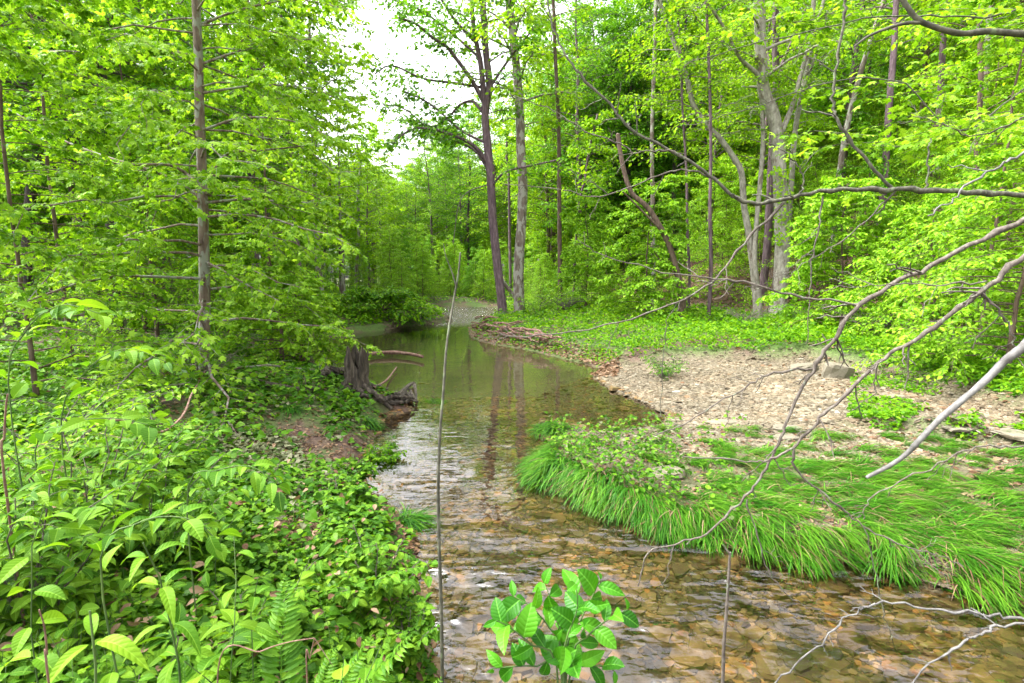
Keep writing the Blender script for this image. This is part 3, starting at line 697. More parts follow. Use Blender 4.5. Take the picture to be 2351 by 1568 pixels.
# two trees at the bend
lk = dict(ntw=24, twl=2.2, nleaf=13, size=.23, T=T_OVAL, tr=.012, sub=1, spread=.12, start=.3, nj=.6, flat=.35)
px_tree('purplish forked tree arching over the creek at the bend', G1, 26.0,
    [(1154,716),(1148,660),(1141,600),(1131,500),(1126,400),(1116,300),(1114,250),(1124,200),(1116,125),(1111,50),(1109,0)], 24, 12, M['b_purple'], M['deep'],
    dict(top=5, cb=.5, nbr=16, blen=3.4, ntw=8, twl=1.3, nleaf=8, size=.2, T=T_OVAL, sub=1, rise=.4, tr=.01, nj=.6, spread=.1, sides=10),
    [([(1111,235),(1084,185),(1044,130),(1024,105),(994,87),(959,57),(915,40)], 10, 4, -2, lk),
     ([(1106,255),(1084,232),(1054,242),(1034,265),(1000,290),(960,280)], 7, 3, 1.5, lk),
     ([(1116,370),(1094,340),(1064,320),(1009,300),(949,295),(900,330)], 10, 3, -1.5, lk),
     ([(1118,385),(1090,345),(1050,325),(1000,310),(930,250),(880,240)], 6, 3, 2, lk),
     ([(1113,245),(1104,150),(1094,100),(1084,30),(1080,-60)], 13, 8, -.5, dict(lk, ntw=14)),
     ([(1127,430),(1160,395),(1220,380),(1290,365)], 6, 3, -2, dict(lk, ntw=9)),
     ([(1094,100),(1040,40),(1000,-20),(950,-60)], 7, 3, -1, lk),
     ([(1104,200),(1040,190),(970,180),(900,150),(860,170)], 6, 3, 1, lk),
     ([(1120,330),(1060,300),(990,240),(930,210)], 6, 3, -.5, lk),
     ([(1098,130),(1030,70),(960,20),(900,0)], 6, 3, 1.5, lk),
     ([(1118,210),(1180,120),(1230,60)], 7, 3, -1, dict(lk, ntw=8))], seed=24, name='creekside_tree')
px_tree('tall straight sycamore with flaking white patches at the bend', G1, 26.5,
    [(1192,702),(1190,620),(1197,520),(1200,430),(1196,340),(1193,260),(1186,160),(1177,80),(1168,0)], 27, 15, M['b_syc'], M['far'],
    dict(top=5, cb=.5, nbr=26, blen=3.6, ntw=11, twl=1.4, nleaf=9, size=.24, T=T_OVAL, sub=1, rise=.4, tr=.01, nj=.6, spread=.1, sides=10),
    [([(1150,640),(1165,660),(1188,690)], 9, 9, 0, None), ([(1128,420),(1060,455),(1040,560)], 3, 2, 2, None)], seed=25, name='sycamore_tree')
sb = dict(top=3, cb=.45, nbr=18, blen=2.6, ntw=9, twl=1.1, nleaf=8, size=.2, T=T_OVAL, sub=1, rise=.4, tr=.01, nj=.5, spread=.1)
px_tree('slim brown trunk right of the mottled sycamore', G1, 27.0, [(1286,676),(1285,560),(1284,440),(1283,300),(1275,130),(1270,0)], 12, 6, M['b_brown'], M['far'], dict(sb), seed=26, name='forest_tree')
px_tree('tall thin reddish-white trunk in front of the slope', G1, 24.0, [(1500,640),(1498,450),(1497,300),(1502,150),(1506,0)], 10, 7, M['b_syc'], M['far'], dict(sb), seed=27, name='forest_tree')
# broken snag
px_tree('broken leaning snag with a bare dark top', G1, 20.0, [(1566,684),(1545,590),(1528,545),(1490,480),(1452,445),(1432,390),(1418,308)], 17, 9, M['b_brown'], M['far'],
    dict(nbr=0), [([(1520,530),(1470,480),(1430,440)], 6, 3, -.5, None), ([(1545,590),(1520,600),(1490,560)], 4, 2, .5, None)], seed=28, name='dead_snag')
# sycamore cluster on the right
YS = hit(1786, 730)[1]
lc = dict(ntw=14, twl=1.3, nleaf=10, size=.17, T=T_OVAL, tr=.008, sub=1, spread=.06, start=.35)
def ivy(pts, wpx, Y):
    def f(rng, leaf, base_l):
        for (x0, y0), (x1, y1) in zip(pts[:-1], pts[1:]):
            n = 150; t = rng.uniform(0, 1, n); P = np.array([at(x0 + (x1 - x0) * q + rng.normal(0, wpx), y0 + (y1 - y0) * q, Y - .35 + rng.normal(0, .25)) for q in t]) - base_l
            a = np.stack([rng.normal(0, 1, n), -np.abs(rng.normal(.5, .5, n)), -np.abs(rng.normal(.6, .4, n))], -1)
            scatter(leaf, T_HEART, P, frames(a, np.array([0, -1, .5]) + rng.normal(0, .4, (n, 3))), rng.uniform(.08, .16, n), rng.uniform(.3, 1, n))
    return f
px_tree('largest white sycamore of the cluster, its thick base flaking brown', G1, YS,
    [(1786,735),(1790,660),(1796,600),(1795,520),(1792,440),(1788,380),(1785,315),(1772,255),(1755,215),(1748,150),(1745,70),(1742,0)], 36, 20, M['b_white'], M['far'],
    dict(top=4, cb=.6, nbr=18, blen=3.4, ntw=11, twl=1.2, nleaf=9, size=.17, T=T_OVAL, sub=1, rise=.45, tr=.008, nj=.5, sides=12),
    [([(1788,310),(1800,290),(1812,262),(1826,220),(1850,130),(1880,40),(1900,-30)], 13, 7, 1, lc),
     ([(1752,205),(1738,170),(1705,140),(1685,110),(1660,60),(1620,0)], 10, 5, -1, lc)], seed=41, name='sycamore_tree',
     extra=ivy([(1790,380),(1800,470),(1795,560)], 15, YS))
px_tree('crooked pale sycamore stem bending left out of the cluster', G1, YS + .4, [(1737,700),(1730,620),(1720,540),(1708,470),(1703,400),(1690,370),(1655,320),(1620,285),(1590,235),(1575,170),(1545,90),(1512,0)], 17, 8, M['b_white'], M['far'],
    dict(sb, size=.16, top=2, cb=.5), seed=42, name='sycamore_tree')
px_tree('slender pale stem just left of the biggest sycamore', G1, YS + .2, [(1744,690),(1733,600),(1738,500),(1747,400),(1752,320),(1750,250)], 12, 8, M['b_white'], M['far'], dict(sb, size=.15, top=1.5, cb=.6, nbr=10, blen=1.5), seed=43, name='sycamore_tree')
px_tree('dark purplish trunk in the middle of the sycamore cluster', G1, YS + 2.5, [(1752,665),(1762,560),(1768,440),(1776,300),(1782,200),(1780,90),(1782,0)], 19, 12, M['b_purple'], M['far'],
    dict(sb, size=.17, top=3), [([(1782,230),(1795,150),(1820,90),(1850,20)], 9, 5, 1, lc)], seed=44, name='forest_tree')
px_tree('grey-white stem right of the biggest sycamore, forking high up', G1, YS + 1.2, [(1800,690),(1808,560),(1816,440),(1822,340),(1832,260),(1846,190),(1860,120),(1866,40)], 14, 8, M['b_white'], M['far'],
    dict(sb, size=.17, top=2), [([(1840,215),(1868,140),(1888,80),(1900,20)], 7, 4, -.6, lc)], seed=45, name='sycamore_tree')
SL = 'trunks standing on the slope'
for i, (lab, Y, path, w0, w1, bk) in enumerate([
    ('thin dark stem left of the sycamore cluster', 21, [(1632,620),(1630,480),(1632,330),(1628,150),(1620,0)], 9, 5, 'b_purple'),
    ('leaning pinkish trunk high on the slope behind the grey stem', 24, [(1925,420),(1945,290),(1975,170),(2010,60),(2030,0)], 13, 8, 'b_syc'),
    ('straight reddish-brown trunk on the slope, second from the top right corner', 21, [(2030,420),(2036,330),(2043,220),(2052,120),(2056,30),(2060,-30)], 16, 10, 'b_purple'),
    ('pink-grey trunk near the upper right corner', 23, [(2150,330),(2160,200),(2165,100),(2175,0)], 15, 10, 'b_purple'),
    ('short stretch of trunk farthest to the upper right, behind foliage', 20, [(2255,300),(2262,180),(2270,60),(2278,-20)], 16, 10, 'b_syc'),
    ('brown trunk low on the slope behind the right-hand beech sprays', 15, [(2236,560),(2240,430),(2244,330),(2252,180)], 13, 9, 'b_brown'),
    ('thin stem on the slope between the snag and the crooked sycamore', 22, [(1583,640),(1578,520),(1576,400),(1566,230)], 7, 4, 'b_purple')]):
    px_tree(lab, SL, Y, path, w0, w1, M[bk], M['far'], dict(sb, top=3, nbr=16, cb=.5, size=.18), seed=60 + i, name='forest_tree')
for i, (lab, Y, path, w0) in enumerate([
    ('pinkish leaning trunk in the far woods above the round bush', 36, [(735,655),(742,600),(748,560),(752,480)], 8),
    ('pale thin trunk just right of the pinkish leaning one', 40, [(782,655),(780,590),(776,500)], 6),
    ('whitish trunk of the far woods, left of the round bush top', 38, [(818,652),(820,590),(824,540),(822,440)], 9),
    ('thin purple trunk behind the two trees at the bend', 40, [(1172,640),(1170,540),(1168,400)], 8),
    ('thin dark stem right of the slim brown trunk', 30, [(1318,660),(1322,560),(1330,470),(1345,400)], 7)]):
    px_tree(lab, 'slim trunks in the far woods', Y, path, w0, w0 * .6, M['b_syc' if i in (2,) else 'b_purple'], M['far'], dict(sb, top=3, nbr=14, cb=.5, size=.24), seed=80 + i, name='forest_tree')
# beech sprays that come down the slope on the right
for i, (lab, px, Y, h, sc_) in enumerate([
    ('beech with bright layered sprays at the right edge below the long branch', 2330, 9.2, 4.6, 1), ('layered beech sapling in front of the dark slope', 2150, 13.5, 3.7, 1),
    ('small beech right of the biggest sycamore', 1935, 16.5, 4.6, 1), ('bright beech sapling under the broken snag', 1480, 21, 5.5, 1),
    ('beech sapling at the foot of the slope behind the slim brown trunk', 1345, 27, 6, 1), ('tall beech filling the upper right corner', 2260, 11.5, 8.2, 1)]):
    sap(lab, px, Y, h, 90 + i, 'beech', T_OVAL, .105 if Y < 14 else .14, 56, 2.7, name='beech_sapling', prof=lambda u: 1.0 - .5 * u, ntw=14, rise=.12, nleaf=12, group='beech saplings at the foot of the slope')

# ------------------------------------------------------------------ shrubs
def shrub(label, x, y, s, k, rz, name='shrub', group='leafy shrubs'):
    e = empty(name, (x, y, h1(x, y) - .03), label, 'shrub', group); e.scale = (s, s, s); e.rotation_euler.z = rz
    for nm, me in zip(('stem', 'foliage'), SHRUB[k]):
        o = bpy.data.objects.new(nm, me); col.objects.link(o); o.parent = e
    return e
def dome(label, px, py, Yd, rx, ry, rz, n, seed, leafm, size):
    rng = np.random.default_rng(seed); x = (px - 1175.5) / 1175.5 * Yd; z = h1(x, Yd)
    e = empty('round_bush', (x, Yd, z), label, 'bush'); wood, leaf = MB(), MB()
    for k in range(46):
        az = rng.uniform(0, 2 * math.pi); el = math.asin(rng.uniform(.05, 1)); q = np.array([rx * math.cos(az) * math.cos(el), ry * math.sin(az) * math.cos(el), rz * math.sin(el)])
        t = np.linspace(0, 1, 7)[:, None]; P = q * t + UP * .35 * rz * (t - t * t) * 2 + rng.normal(0, .05, (7, 3)) * t
        tube(wood, P, np.linspace(.03, .008, 7), 4); dress(P, rng, wood, leaf, 12, 1.0, 10, size, T_OVAL, start=.35, tr=.006, sub=1, nj=.4, spread=.05)
    wood.build('stem', M['b_brown'], e, True); leaf.build('foliage', M[leafm], e)
dome('dense dark round bush with light top leaves where the creek bends', 868, 700, 24, 2.7, 1.8, 1.3, 1, 120, 'nettle', .18)
rg = np.random.default_rng(130)
for i, (lab, px, Y, s, k) in enumerate([
    ('dark green shrub at the near edge of the gravel bar, beside the leafy bank', 1535, 11.2, .55, 0),
    ('yellow-green shrub left of the pool, behind the stump', 700, 14, .9, 1),
    ('shrub on the bank below the two trees at the bend', 1235, 24, 1.3, 1),
    ('leafy shrub at the left edge above the tall stalks', 90, 4.4, .8, 1),
    ('low shrub in front of the thin left sapling', 210, 5.4, .75, 0),
    ('shrub beside the base of the young sycamore', 395, 9.2, .8, 2),
    ('shrub at the foot of the slope, right edge', 2200, 11.2, .8, 2),
    ('dark shrub at the foot of the biggest sycamore', 1850, 18.5, .9, 2)]):
    shrub(lab, (px - 1175.5) / 1175.5 * Y, Y, s, k, rg.uniform(0, 6.28))

# ------------------------------------------------------------------ ground cover
def cover(name, label, matn, x, y, size, T, rng, lift=0.06, nj=.4, droop=.15, rr=(0, 1), wr=(.85, 1.15)):
    n = len(x); z = H(x, y) + lift
    az = rng.uniform(0, 6.283, n); a = np.stack([np.cos(az), np.sin(az), -droop + rng.normal(0, .25, n)], -1)
    mb = MB(); scatter(mb, T, np.stack([x, y, z], -1), frames(a, UP + rng.normal(0, nj, (n, 3))), size, rng.uniform(*rr, n), rng.uniform(*wr, n))
    if name is None: return mb
    o = mb.build(name, M[matn]); tag(o, label, kind='stuff'); return o
rg = np.random.default_rng(140)
def clumpy(x, y, f, s, th): return nz(x, y, f, s) + .4 * nz(x, y, f * 3, s + 1) > th
# left bank
x, y = sample_view(rg, 80000, -150, 1060, 720, 1700, .7); s, g_, b_, l_, hD_ = zones(x, y)
ok = (s > .03) & (l_ > .5) & (y < 16)
bare = ((clumpy(x, y, 1.1, 4, .42)) & (y > 4.6)) | ((s < .28) & (y > 3.4) & (rg.uniform(0, 1, len(x)) < .75))
x, y, s = x[ok & ~bare], y[ok & ~bare], s[ok & ~bare]; d = np.hypot(x, y)
u = rg.uniform(0, 1, len(x)); px_, py_ = project(np.stack([x, y, H(x, y)], -1))
dus = (np.exp(-((px_ - 620) / 220) ** 2 - ((py_ - 1050) / 90) ** 2) > u * 1.05)
c1 = ~dus & ~((px_ > 380) & (px_ < 740) & (py_ > 1360) & (rg.uniform(0, 1, len(x)) < .6)); lift = .03 + .18 * rg.uniform(0, 1, len(x)) ** 1.3 * np.minimum(1, s)
litp = (np.exp(-((px_ - 690) / 60) ** 2 - ((py_ - 1215) / 65) ** 2) > .35) | (np.exp(-((px_ - 800) / 60) ** 2 - ((py_ - 1110) / 30) ** 2) > .4) | (np.exp(-((px_ - 680) / 80) ** 2 - ((py_ - 955) / 28) ** 2) > .4) | (np.exp(-((px_ - 400) / 90) ** 2 - ((py_ - 935) / 25) ** 2) > .4)
c1 = c1 & ~(litp & (rg.uniform(0, 1, len(x)) < .85))
cover('ground_cover', 'heart-shaped green leaves carpeting the left bank', 'cover', x[c1], y[c1], np.clip(rg.lognormal(-2.95, .3, c1.sum()) * np.clip(d[c1] / 4, .9, 2), .02, .13), T_HEART, rg, lift[c1])
cover('dusty_ground_cover', 'silt-coated pale leaves lying on the left bank', 'dusty', x[dus], y[dus], rg.uniform(.05, .085, dus.sum()), T_HEART, rg, lift[dus] * .6, .3)
# right floodplain: nettles and herbs in low clumps
x, y = sample_view(rg, 95000, 1080, 2500, 668, 905, .55); s, g_, b_, l_, hD_ = zones(x, y)
ok = (s > np.where(y > 11, .03, .1)) & (l_ < .3) & (g_ < .25) & (b_ < .5) & (hD_ < 3.5) & (y < 34) & (rg.uniform(0, 1, len(x)) < np.clip(.35 + s * .5, 0, 1) * np.where(hD_ > 0, .45, 1))
x, y, s = x[ok], y[ok], s[ok]; d = np.hypot(x, y)
hgt_ = (.1 + .38 * np.clip(.5 + nz(x, y, 1.6, 7), 0, 1)) * np.minimum(1, s / .8)
cover('floodplain_herbs', 'bright green nettles and herbs carpeting the right bank', 'nettle', x, y, np.clip(rg.uniform(.07, .12, len(x)) * np.clip(d / 14, .8, 1.8), 0, .22), T_OVAL, rg, hgt_ * rg.uniform(.15, 1, len(x)), .45, .3)
# thin scatter of herbs on the gravel, on the sedge bar, and beyond
x, y = sample_view(rg, 13000, 1950, 2600, 850, 1010, .2); s, g_, b_, l_, hD_ = zones(x, y)
ok = clumpy(x, y, 1.4, 2, .08) & (s > .2); x, y = x[ok], y[ok]
cover('gravel_herbs', 'small seedlings scattered over the dry gravel', 'nettle', x, y, rg.uniform(.05, .1, len(x)), T_OVAL, rg, rg.uniform(.02, .12, len(x)))
x, y = sample_view(rg, 9000, 1225, 1720, 955, 1260, .2); s, g_, b_, l_, hD_ = zones(x, y); px_, py_ = project(np.stack([x, y, .2 + 0 * x], -1))
ok = (s > .12) & ((b_ > .5) | (seg_sd(x, y, TUFT) < 0)) & (rg.uniform(0, 1, len(x)) < np.where(px_ < 1560, .55, .08)); x, y = x[ok], y[ok]
cover('bar_ground_cover', 'small green and dusty leaves among the sedge at the tip of the bar', 'cover', x, y, rg.uniform(.035, .07, len(x)), T_HEART, rg, .05 + rg.uniform(.0, .2, len(x)))
k = rg.choice(len(x), len(x) // 6)
cover('dusty_bar_leaves', 'silt-coated leaves among the sedge at the tip of the bar', 'dusty', x[k] + .03, y[k] - .03, rg.uniform(.035, .065, len(k)), T_HEART, rg, .05 + rg.uniform(.0, .17, len(k)))
# dry leaves
x, y = sample_view(rg, 30000, -100, 1060, 740, 1500, .6); s, g_, b_, l_, hD_ = zones(x, y); ok = (s > .02) & (y < 14); x, y = x[ok], y[ok]
cover('leaf_litter', 'pink-brown dry leaves and bark flakes on the left bank', 'dry', x, y, rg.uniform(.03, .07, len(x)), T_OVAL, rg, .012, .3, 0)
x, y = sample_view(rg, 1300, -100, 1050, 880, 1568, .8); s = seg_sd(x, y, CREEK); ok = (s > .1) & (y < 10); x, y = x[ok], y[ok]
cover('dead_leaves', 'dead brown and pinkish leaves caught among the green plants of the left bank', 'dry', x, y, rg.uniform(.03, .075, len(x)), T_OVAL, rg, .06 + rg.uniform(0, .22, len(x)), .7, .2)
x, y = sample_view(rg, 16000, 1050, 2600, 640, 1400, .4); s, g_, b_, l_, hD_ = zones(x, y); ok = (s > .0) & (l_ < .5) & ((g_ < .3) | (rg.uniform(0, 1, len(x)) < .05 + .5 * (x > 6))) & (y < 34); x, y = x[ok], y[ok]
cover('fallen_leaves', 'brown fallen leaves on the right bank', 'dry', x, y, rg.uniform(.03, .07, len(x)) * np.clip(np.hypot(x, y) / 6, 1, 2.5), T_OVAL, rg, .015, .4, 0)
x, y = sample_view(rg, 9000, 1060, 1420, 735, 850, .2); s = seg_sd(x, y, CREEK); ok = (s > 0) & (s < .9); x, y = x[ok], y[ok]
cover('bank_litter', 'reddish leaf litter and bark on the cut bank right of the pool', 'dry', x, y, rg.uniform(.06, .14, len(x)), T_OVAL, rg, .03, .5, 0)
x = rg.uniform(3, 30, 40000); y = rg.uniform(8, 40, 40000); hd = -seg_sd(x, y, HILL); ok = (hd > -1) & (hd < 10); x, y = x[ok], y[ok]
cover('hillside_litter', 'red-brown dead leaves on the steep slope', 'dry', x, y, rg.uniform(.08, .16, len(x)), T_OVAL, rg, .02, .45, 0)

# ------------------------------------------------------------------ sedge
def blades(mb, rng, x, y, L, dirx, diry, w=.006, z=None, up=.75, seg=5, spread=.35, tone=None):
    n = len(x); z = H(x, y) if z is None else z
    D = np.stack([dirx, diry], -1) + rng.normal(0, spread, (n, 2)); D = D / (np.linalg.norm(D, axis=1, keepdims=True) + 1e-6)
    D3 = np.c_[D, np.zeros(n)]; u0 = up * rng.uniform(.6, 1.2, n)
    t = np.linspace(0, 1, seg + 1)
    # arc: rises then bends over and hangs
    th0 = np.arctan2(u0, .45); dth = rng.uniform(1.5, 2.3, n)
    P = np.zeros((n, seg + 1, 3)); P[:, 0] = np.stack([x, y, z - .01], -1)
    for k in range(seg):
        th = th0 - dth * ((k + .5) / seg) ** .8
        P[:, k + 1] = P[:, k] + (D3 * np.cos(th)[:, None] + UP * np.sin(th)[:, None]) * (L / seg)[:, None]
    side = np.cross(D3, UP); ww = (w * rng.uniform(.7, 1.4, n))[:, None] * np.array([.8, 1, 1, .85, .6, .08][:seg + 1])[None]
    A = P + side[:, None] * ww[..., None]; B = P - side[:, None] * ww[..., None]
    V = np.stack([A, B], 2).reshape(n, -1, 3); m_ = 2 * (seg + 1)
    F = np.array([(2 * k, 2 * k + 1, 2 * k + 3, 2 * k + 2) for k in range(seg)])
    FF = (F[None] + (np.arange(n) * m_)[:, None, None]).reshape(-1, 4)
    mb.add(V.reshape(-1, 3), FF, np.repeat(rng.uniform(0, 1, n) if tone is None else np.clip(.55 * tone + .6 * rng.uniform(0, 1, n) - .08, 0, 1), m_))
rg = np.random.default_rng(150)
# tussock centres over the bar
cx, cy = sample_view(rg, 1350, 1230, 2650, 985, 1480, .15); s, g_, b_, l_, hD_ = zones(cx, cy)
ex, ey = sample_view(rg, 700, 1215, 1640, 1000, 1260, .12); es = seg_sd(ex, ey, CREEK); eo = (es > -.02) & (es < .2); cx = np.r_[cx, ex[eo]]; cy = np.r_[cy, ey[eo]]; s, g_, b_, l_, hD_ = zones(cx, cy)
pxc, pyc = project(np.stack([cx, cy, .2 + 0 * cx], -1))
dens = np.where(pxc < 1600, np.where(s < .3, 1.0, .4), 1.0) * np.where(pyc < 1010 + (pxc - 1600) * .035, .65, 1)
ok = (b_ > .25) & (s > -.02) & (rg.uniform(0, 1, len(cx)) < dens); cx, cy, s = cx[ok], cy[ok], s[ok]
gx, gy = np.gradient(np.zeros(2)) if False else (0, 0)
e_ = .08; sgx = (seg_sd(cx + e_, cy, CREEK) - seg_sd(cx - e_, cy, CREEK)); sgy = (seg_sd(cx, cy + e_, CREEK) - seg_sd(cx, cy - e_, CREEK))
gl_ = np.hypot(sgx, sgy) + 1e-6; dxw, dyw = -sgx / gl_, -sgy / gl_
near_ = np.exp(-s / .5); fx = np.where(cx > 1.2, .85, .1); dx = dxw * near_ + fx * (1.2 - near_ * .5); dy = dyw * near_ - .45
dx = dx + rg.normal(0, .28, len(cx)); dy = dy + rg.normal(0, .28, len(cx)); mb = MB(); nb = 58
X_ = np.repeat(cx, nb) + rg.normal(0, .045, len(cx) * nb); Y_ = np.repeat(cy, nb) + rg.normal(0, .045, len(cx) * nb)
q = seg_sd(X_, Y_, CREEK) > -.02
Lb = (np.repeat(rg.uniform(.17, .42, len(cx)), nb) * rg.uniform(.6, 1.15, len(cx) * nb))
blades(mb, rg, X_[q], Y_[q], Lb[q], np.repeat(dx, nb)[q], np.repeat(dy, nb)[q], .0034, tone=np.repeat(rg.uniform(0, 1, len(cx)), nb)[q])
tag(mb.build('sedge_mat', M['grass']), 'long bright sedge combed over the bar and drooping to the water', kind='stuff')
mb = MB(); q2 = q & (rg.uniform(0, 1, len(q)) < .16)
blades(mb, rg, X_[q2], Y_[q2], Lb[q2] * .95, np.repeat(dx, nb)[q2], np.repeat(dy, nb)[q2], .003, spread=.6)
tag(mb.build('dead_sedge', M['dry']), 'dry brown blades mixed into the sedge on the bar', kind='stuff')
def tussock(label, px, py, n, L, seed, dx=0, dy=-.3, r=.05, zoff=0, spread=.9):
    p = hit(px, py); rng = np.random.default_rng(seed); mb = MB()
    base = np.array([p[0], p[1], h1(p[0], p[1])])
    x = rng.normal(0, r, n) + p[0]; y = rng.normal(0, r, n) + p[1]
    blades(mb, rng, x, y, L * rng.uniform(.6, 1.15, n), np.full(n, dx, float), np.full(n, dy, float), .0045 * max(1, p[1] / 5), spread=spread)
    mb.V = [v - base for v in mb.V]
    o = mb.build('grass_tussock', M['grass']); o.location = base; tag(o, label, 'grass', 'grass tussocks by the water')
tussock('small grass tussock on the spit in mid-creek', 1000, 925, 260, .32, 1, r=.07)
tussock('rounded sedge tussock at the tip of the gravel bar, nearest the pool', 1268, 985, 420, .34, 2, -.4, -.4, .1)
tussock('sedge tussock at the left tip of the bar, hanging over the water', 1262, 1085, 420, .4, 3, -.5, -.5, .1)
tussock('grass tuft drooping from the left bank beside the dense leafy shrub', 935, 1200, 260, .36, 4, .5, -.5, .05)
tussock('small tuft on the left bank below the logs', 665, 940, 160, .3, 5, 0, -.3, .04)
tussock('greyish thin tuft on the left bank beside the dusty leaves', 560, 1130, 200, .34, 6, .3, -.5, .08)
tussock('fine grass tuft low on the left bank below the dusty leaves', 690, 1170, 260, .36, 7, -.6, -.5, .08)
tussock('tuft at the left waterline beneath the leafy bank', 850, 975, 160, .26, 8, .4, -.4, .05)

# ------------------------------------------------------------------ stones, stump, logs
def slab(label, px, py, sx, sy, sz, rz, seed, tilt=(0, 0), name='flat_rock'):
    p = hit(px, py); rng = np.random.default_rng(seed); k = 13; a = np.linspace(0, 2 * math.pi, k, endpoint=False) + rng.normal(0, .1, k)
    r = rng.uniform(.72, 1.12, k); r = r / np.maximum(np.abs(np.cos(a)), np.abs(np.sin(a))) ** .6
    ring = np.stack([np.cos(a) * r * sx, np.sin(a) * r * sy, np.zeros(k)], -1); V = []; lv = [(-.3, .96), (.25, 1.0), (.7, .97), (.95, .9), (1.0, .6)]
    for z, f in lv: V.append(ring * f + np.array([0, 0, z * sz]) + rng.normal(0, .045 * sx, (k, 3)) * (1, 1, .5))
    V = np.vstack(V + [[[0, 0, sz * 1.0]]]); F = []
    for L in range(len(lv) - 1):
        for i in range(k): j = (i + 1) % k; F.append((L * k + i, L * k + j, (L + 1) * k + j, (L + 1) * k + i))
    mb = MB(); mb.add(V, F, rng.uniform(.5, 1)); T = (len(lv) - 1) * k
    mb.add(np.vstack([V[T:T + k], V[-1]]), [(i, (i + 1) % k, k) for i in range(k)], .8)
    o = mb.build(name, M['slab']); o.location = (p[0], p[1], h1(p[0], p[1])); o.rotation_euler = (tilt[0], tilt[1], rz)
    tag(o, label, 'rock', 'pale rocks on the gravel bar')
slab('largest pale block of stone at the back of the gravel bar', 1916, 866, .33, .2, .30, .15, 1, (.12, .2))
slab('low pale slab leaning left of the largest block', 1842, 850, .32, .2, .14, -.2, 2, (0, -.15))
slab('square tan stone on the right of the gravel, past the largest block', 2053, 918, .18, .12, .08, .3, 3)
slab('small white upright stone in mid gravel', 1806, 942, .07, .05, .06, .7, 4, (.2, .2))
slab('flat pale stone half buried in the sedge near the bar tip', 1530, 1092, .19, .15, .06, .4, 5)
slab('broad flat slab at the far right end of the gravel', 2330, 1000, .24, .2, .04, .1, 6)
slab('layered grey slab at the front edge of the gravel', 1660, 972, .24, .14, .03, .1, 7)
slab('second flat slab along the front edge of the gravel, right of the layered one', 1810, 985, .2, .14, .03, -.1, 8)
slab('small slab among sedge in front of the gravel', 1800, 1008, .18, .1, .04, .2, 9)
slab('long thin slab by the right end of the front edge', 2200, 985, .2, .13, .025, 0, 10)

rg = np.random.default_rng(160)
# stump
p = hit(815, 892); base = np.array([p[0], p[1], h1(p[0], p[1])]); e = empty('tree_stump', base, 'jagged rotting stump at the edge of the left bank', 'stump')
mb = MB(); S = p[1] / 1175.5; k = 22; a = np.linspace(0, 2 * math.pi, k, endpoint=False); lv = 12; V = []
flute = 1 + .16 * np.sin(a * 5 + .5) + .09 * np.sin(a * 9) + rg.normal(0, .03, k)
for i in range(lv):
    t = i / (lv - 1); r = (25 * S) * (1 + .9 * math.exp(-t * 7) - .12 * t) * flute * (1 + rg.normal(0, .04, k))
    z = t * (88 * S) * (1 + (.3 * np.sin(a * 3 + 2) + rg.normal(0, .16, k)) * (t > .75)) - .12
    V.append(np.stack([np.cos(a) * r + .05 * t, np.sin(a) * r, z * np.ones(k)], -1))
for f, dz in ((.8, -.03), (.55, -.25)): V.append(V[-1 if f == .8 else lv - 1] * (f, f, 1) + (0, 0, dz))
V = np.vstack(V); F = [(L * k + i, L * k + (i + 1) % k, (L + 1) * k + (i + 1) % k, (L + 1) * k + i) for L in range(lv + 1) for i in range(k)]
mb.add(V, F); mb.build('trunk', M['rot'], e, False)
for ang, ln in ((2.8, .7), (3.5, .55), (-.5, .55), (4.4, .5), (5.3, .45), (.6, .5)):
    w = MB(); t = np.linspace(0, 1, 9)[:, None]; d = np.array([math.cos(ang), math.sin(ang), 0]); P = d * (.08 + ln * t) + UP * (.2 * (1 - t) ** 2 - .06) + rg.normal(0, .025, (9, 3)) * t
    tube(w, P, np.linspace(.075, .02, 9), 7, rg, .12); w.build('root', M['rot'], e, True)
def log(name, label, pts, w0, w1, m_, seed, zoff=0.0, cat='log', stubs=0, group='fallen wood'):
    rng = np.random.default_rng(seed); P = []
    for q in pts:
        if len(q) == 3: P.append(at(q[0], q[1], q[2]))
        else:
            h = hit(*q); P.append(np.array([h[0], h[1], max(h1(h[0], h[1]), 0) + zoff]))
    P = np.array(P); Yv = P[:, 1].mean(); base = P.mean(0); base[2] = P[:, 2].min(); C = catmull(P - base, 14); w = MB()
    rad = np.linspace(w0, w1, 14) / 2 / 1175.5 * Yv; tube(w, C, rad, 8, rng, .1)
    for k in range(stubs):
        i = int(rng.integers(3, 12)); d = norm(rng.normal(0, 1, 3) + UP * .4); tube(w, C[i] + d * np.linspace(0, rng.uniform(.1, .35), 4)[:, None], np.linspace(.4, .2, 4) * rad[i], 4)
    o = w.build(name, m_, None, True); o.location = base; tag(o, label, cat, group)
log('fallen_log', 'reddish branch log reaching from the stump over the pool', [(830,866),(880,863),(930,866),(972,876)], 11, 7, M['drift'], 1, .12, stubs=1)
log('fallen_log', 'short thin stick below the reddish log', [(858,902),(890,898),(912,900)], 6, 4, M['drift'], 2, .08)
log('fallen_log', 'pale log lying left of the young sycamore base', [(375,860),(420,866),(470,872)], 10, 8, M['drift'], 3, .05)
log('fallen_log', 'long weathered log on the bank left of the stump', [(560,880),(620,892),(700,905),(735,898)], 17, 11, M['rot'], 4, .06, stubs=2)
log('fallen_log', 'dark curved root running from the stump to the spit', [(845,893),(865,915),(885,935),(900,945)], 14, 8, M['rot'], 5, .05)
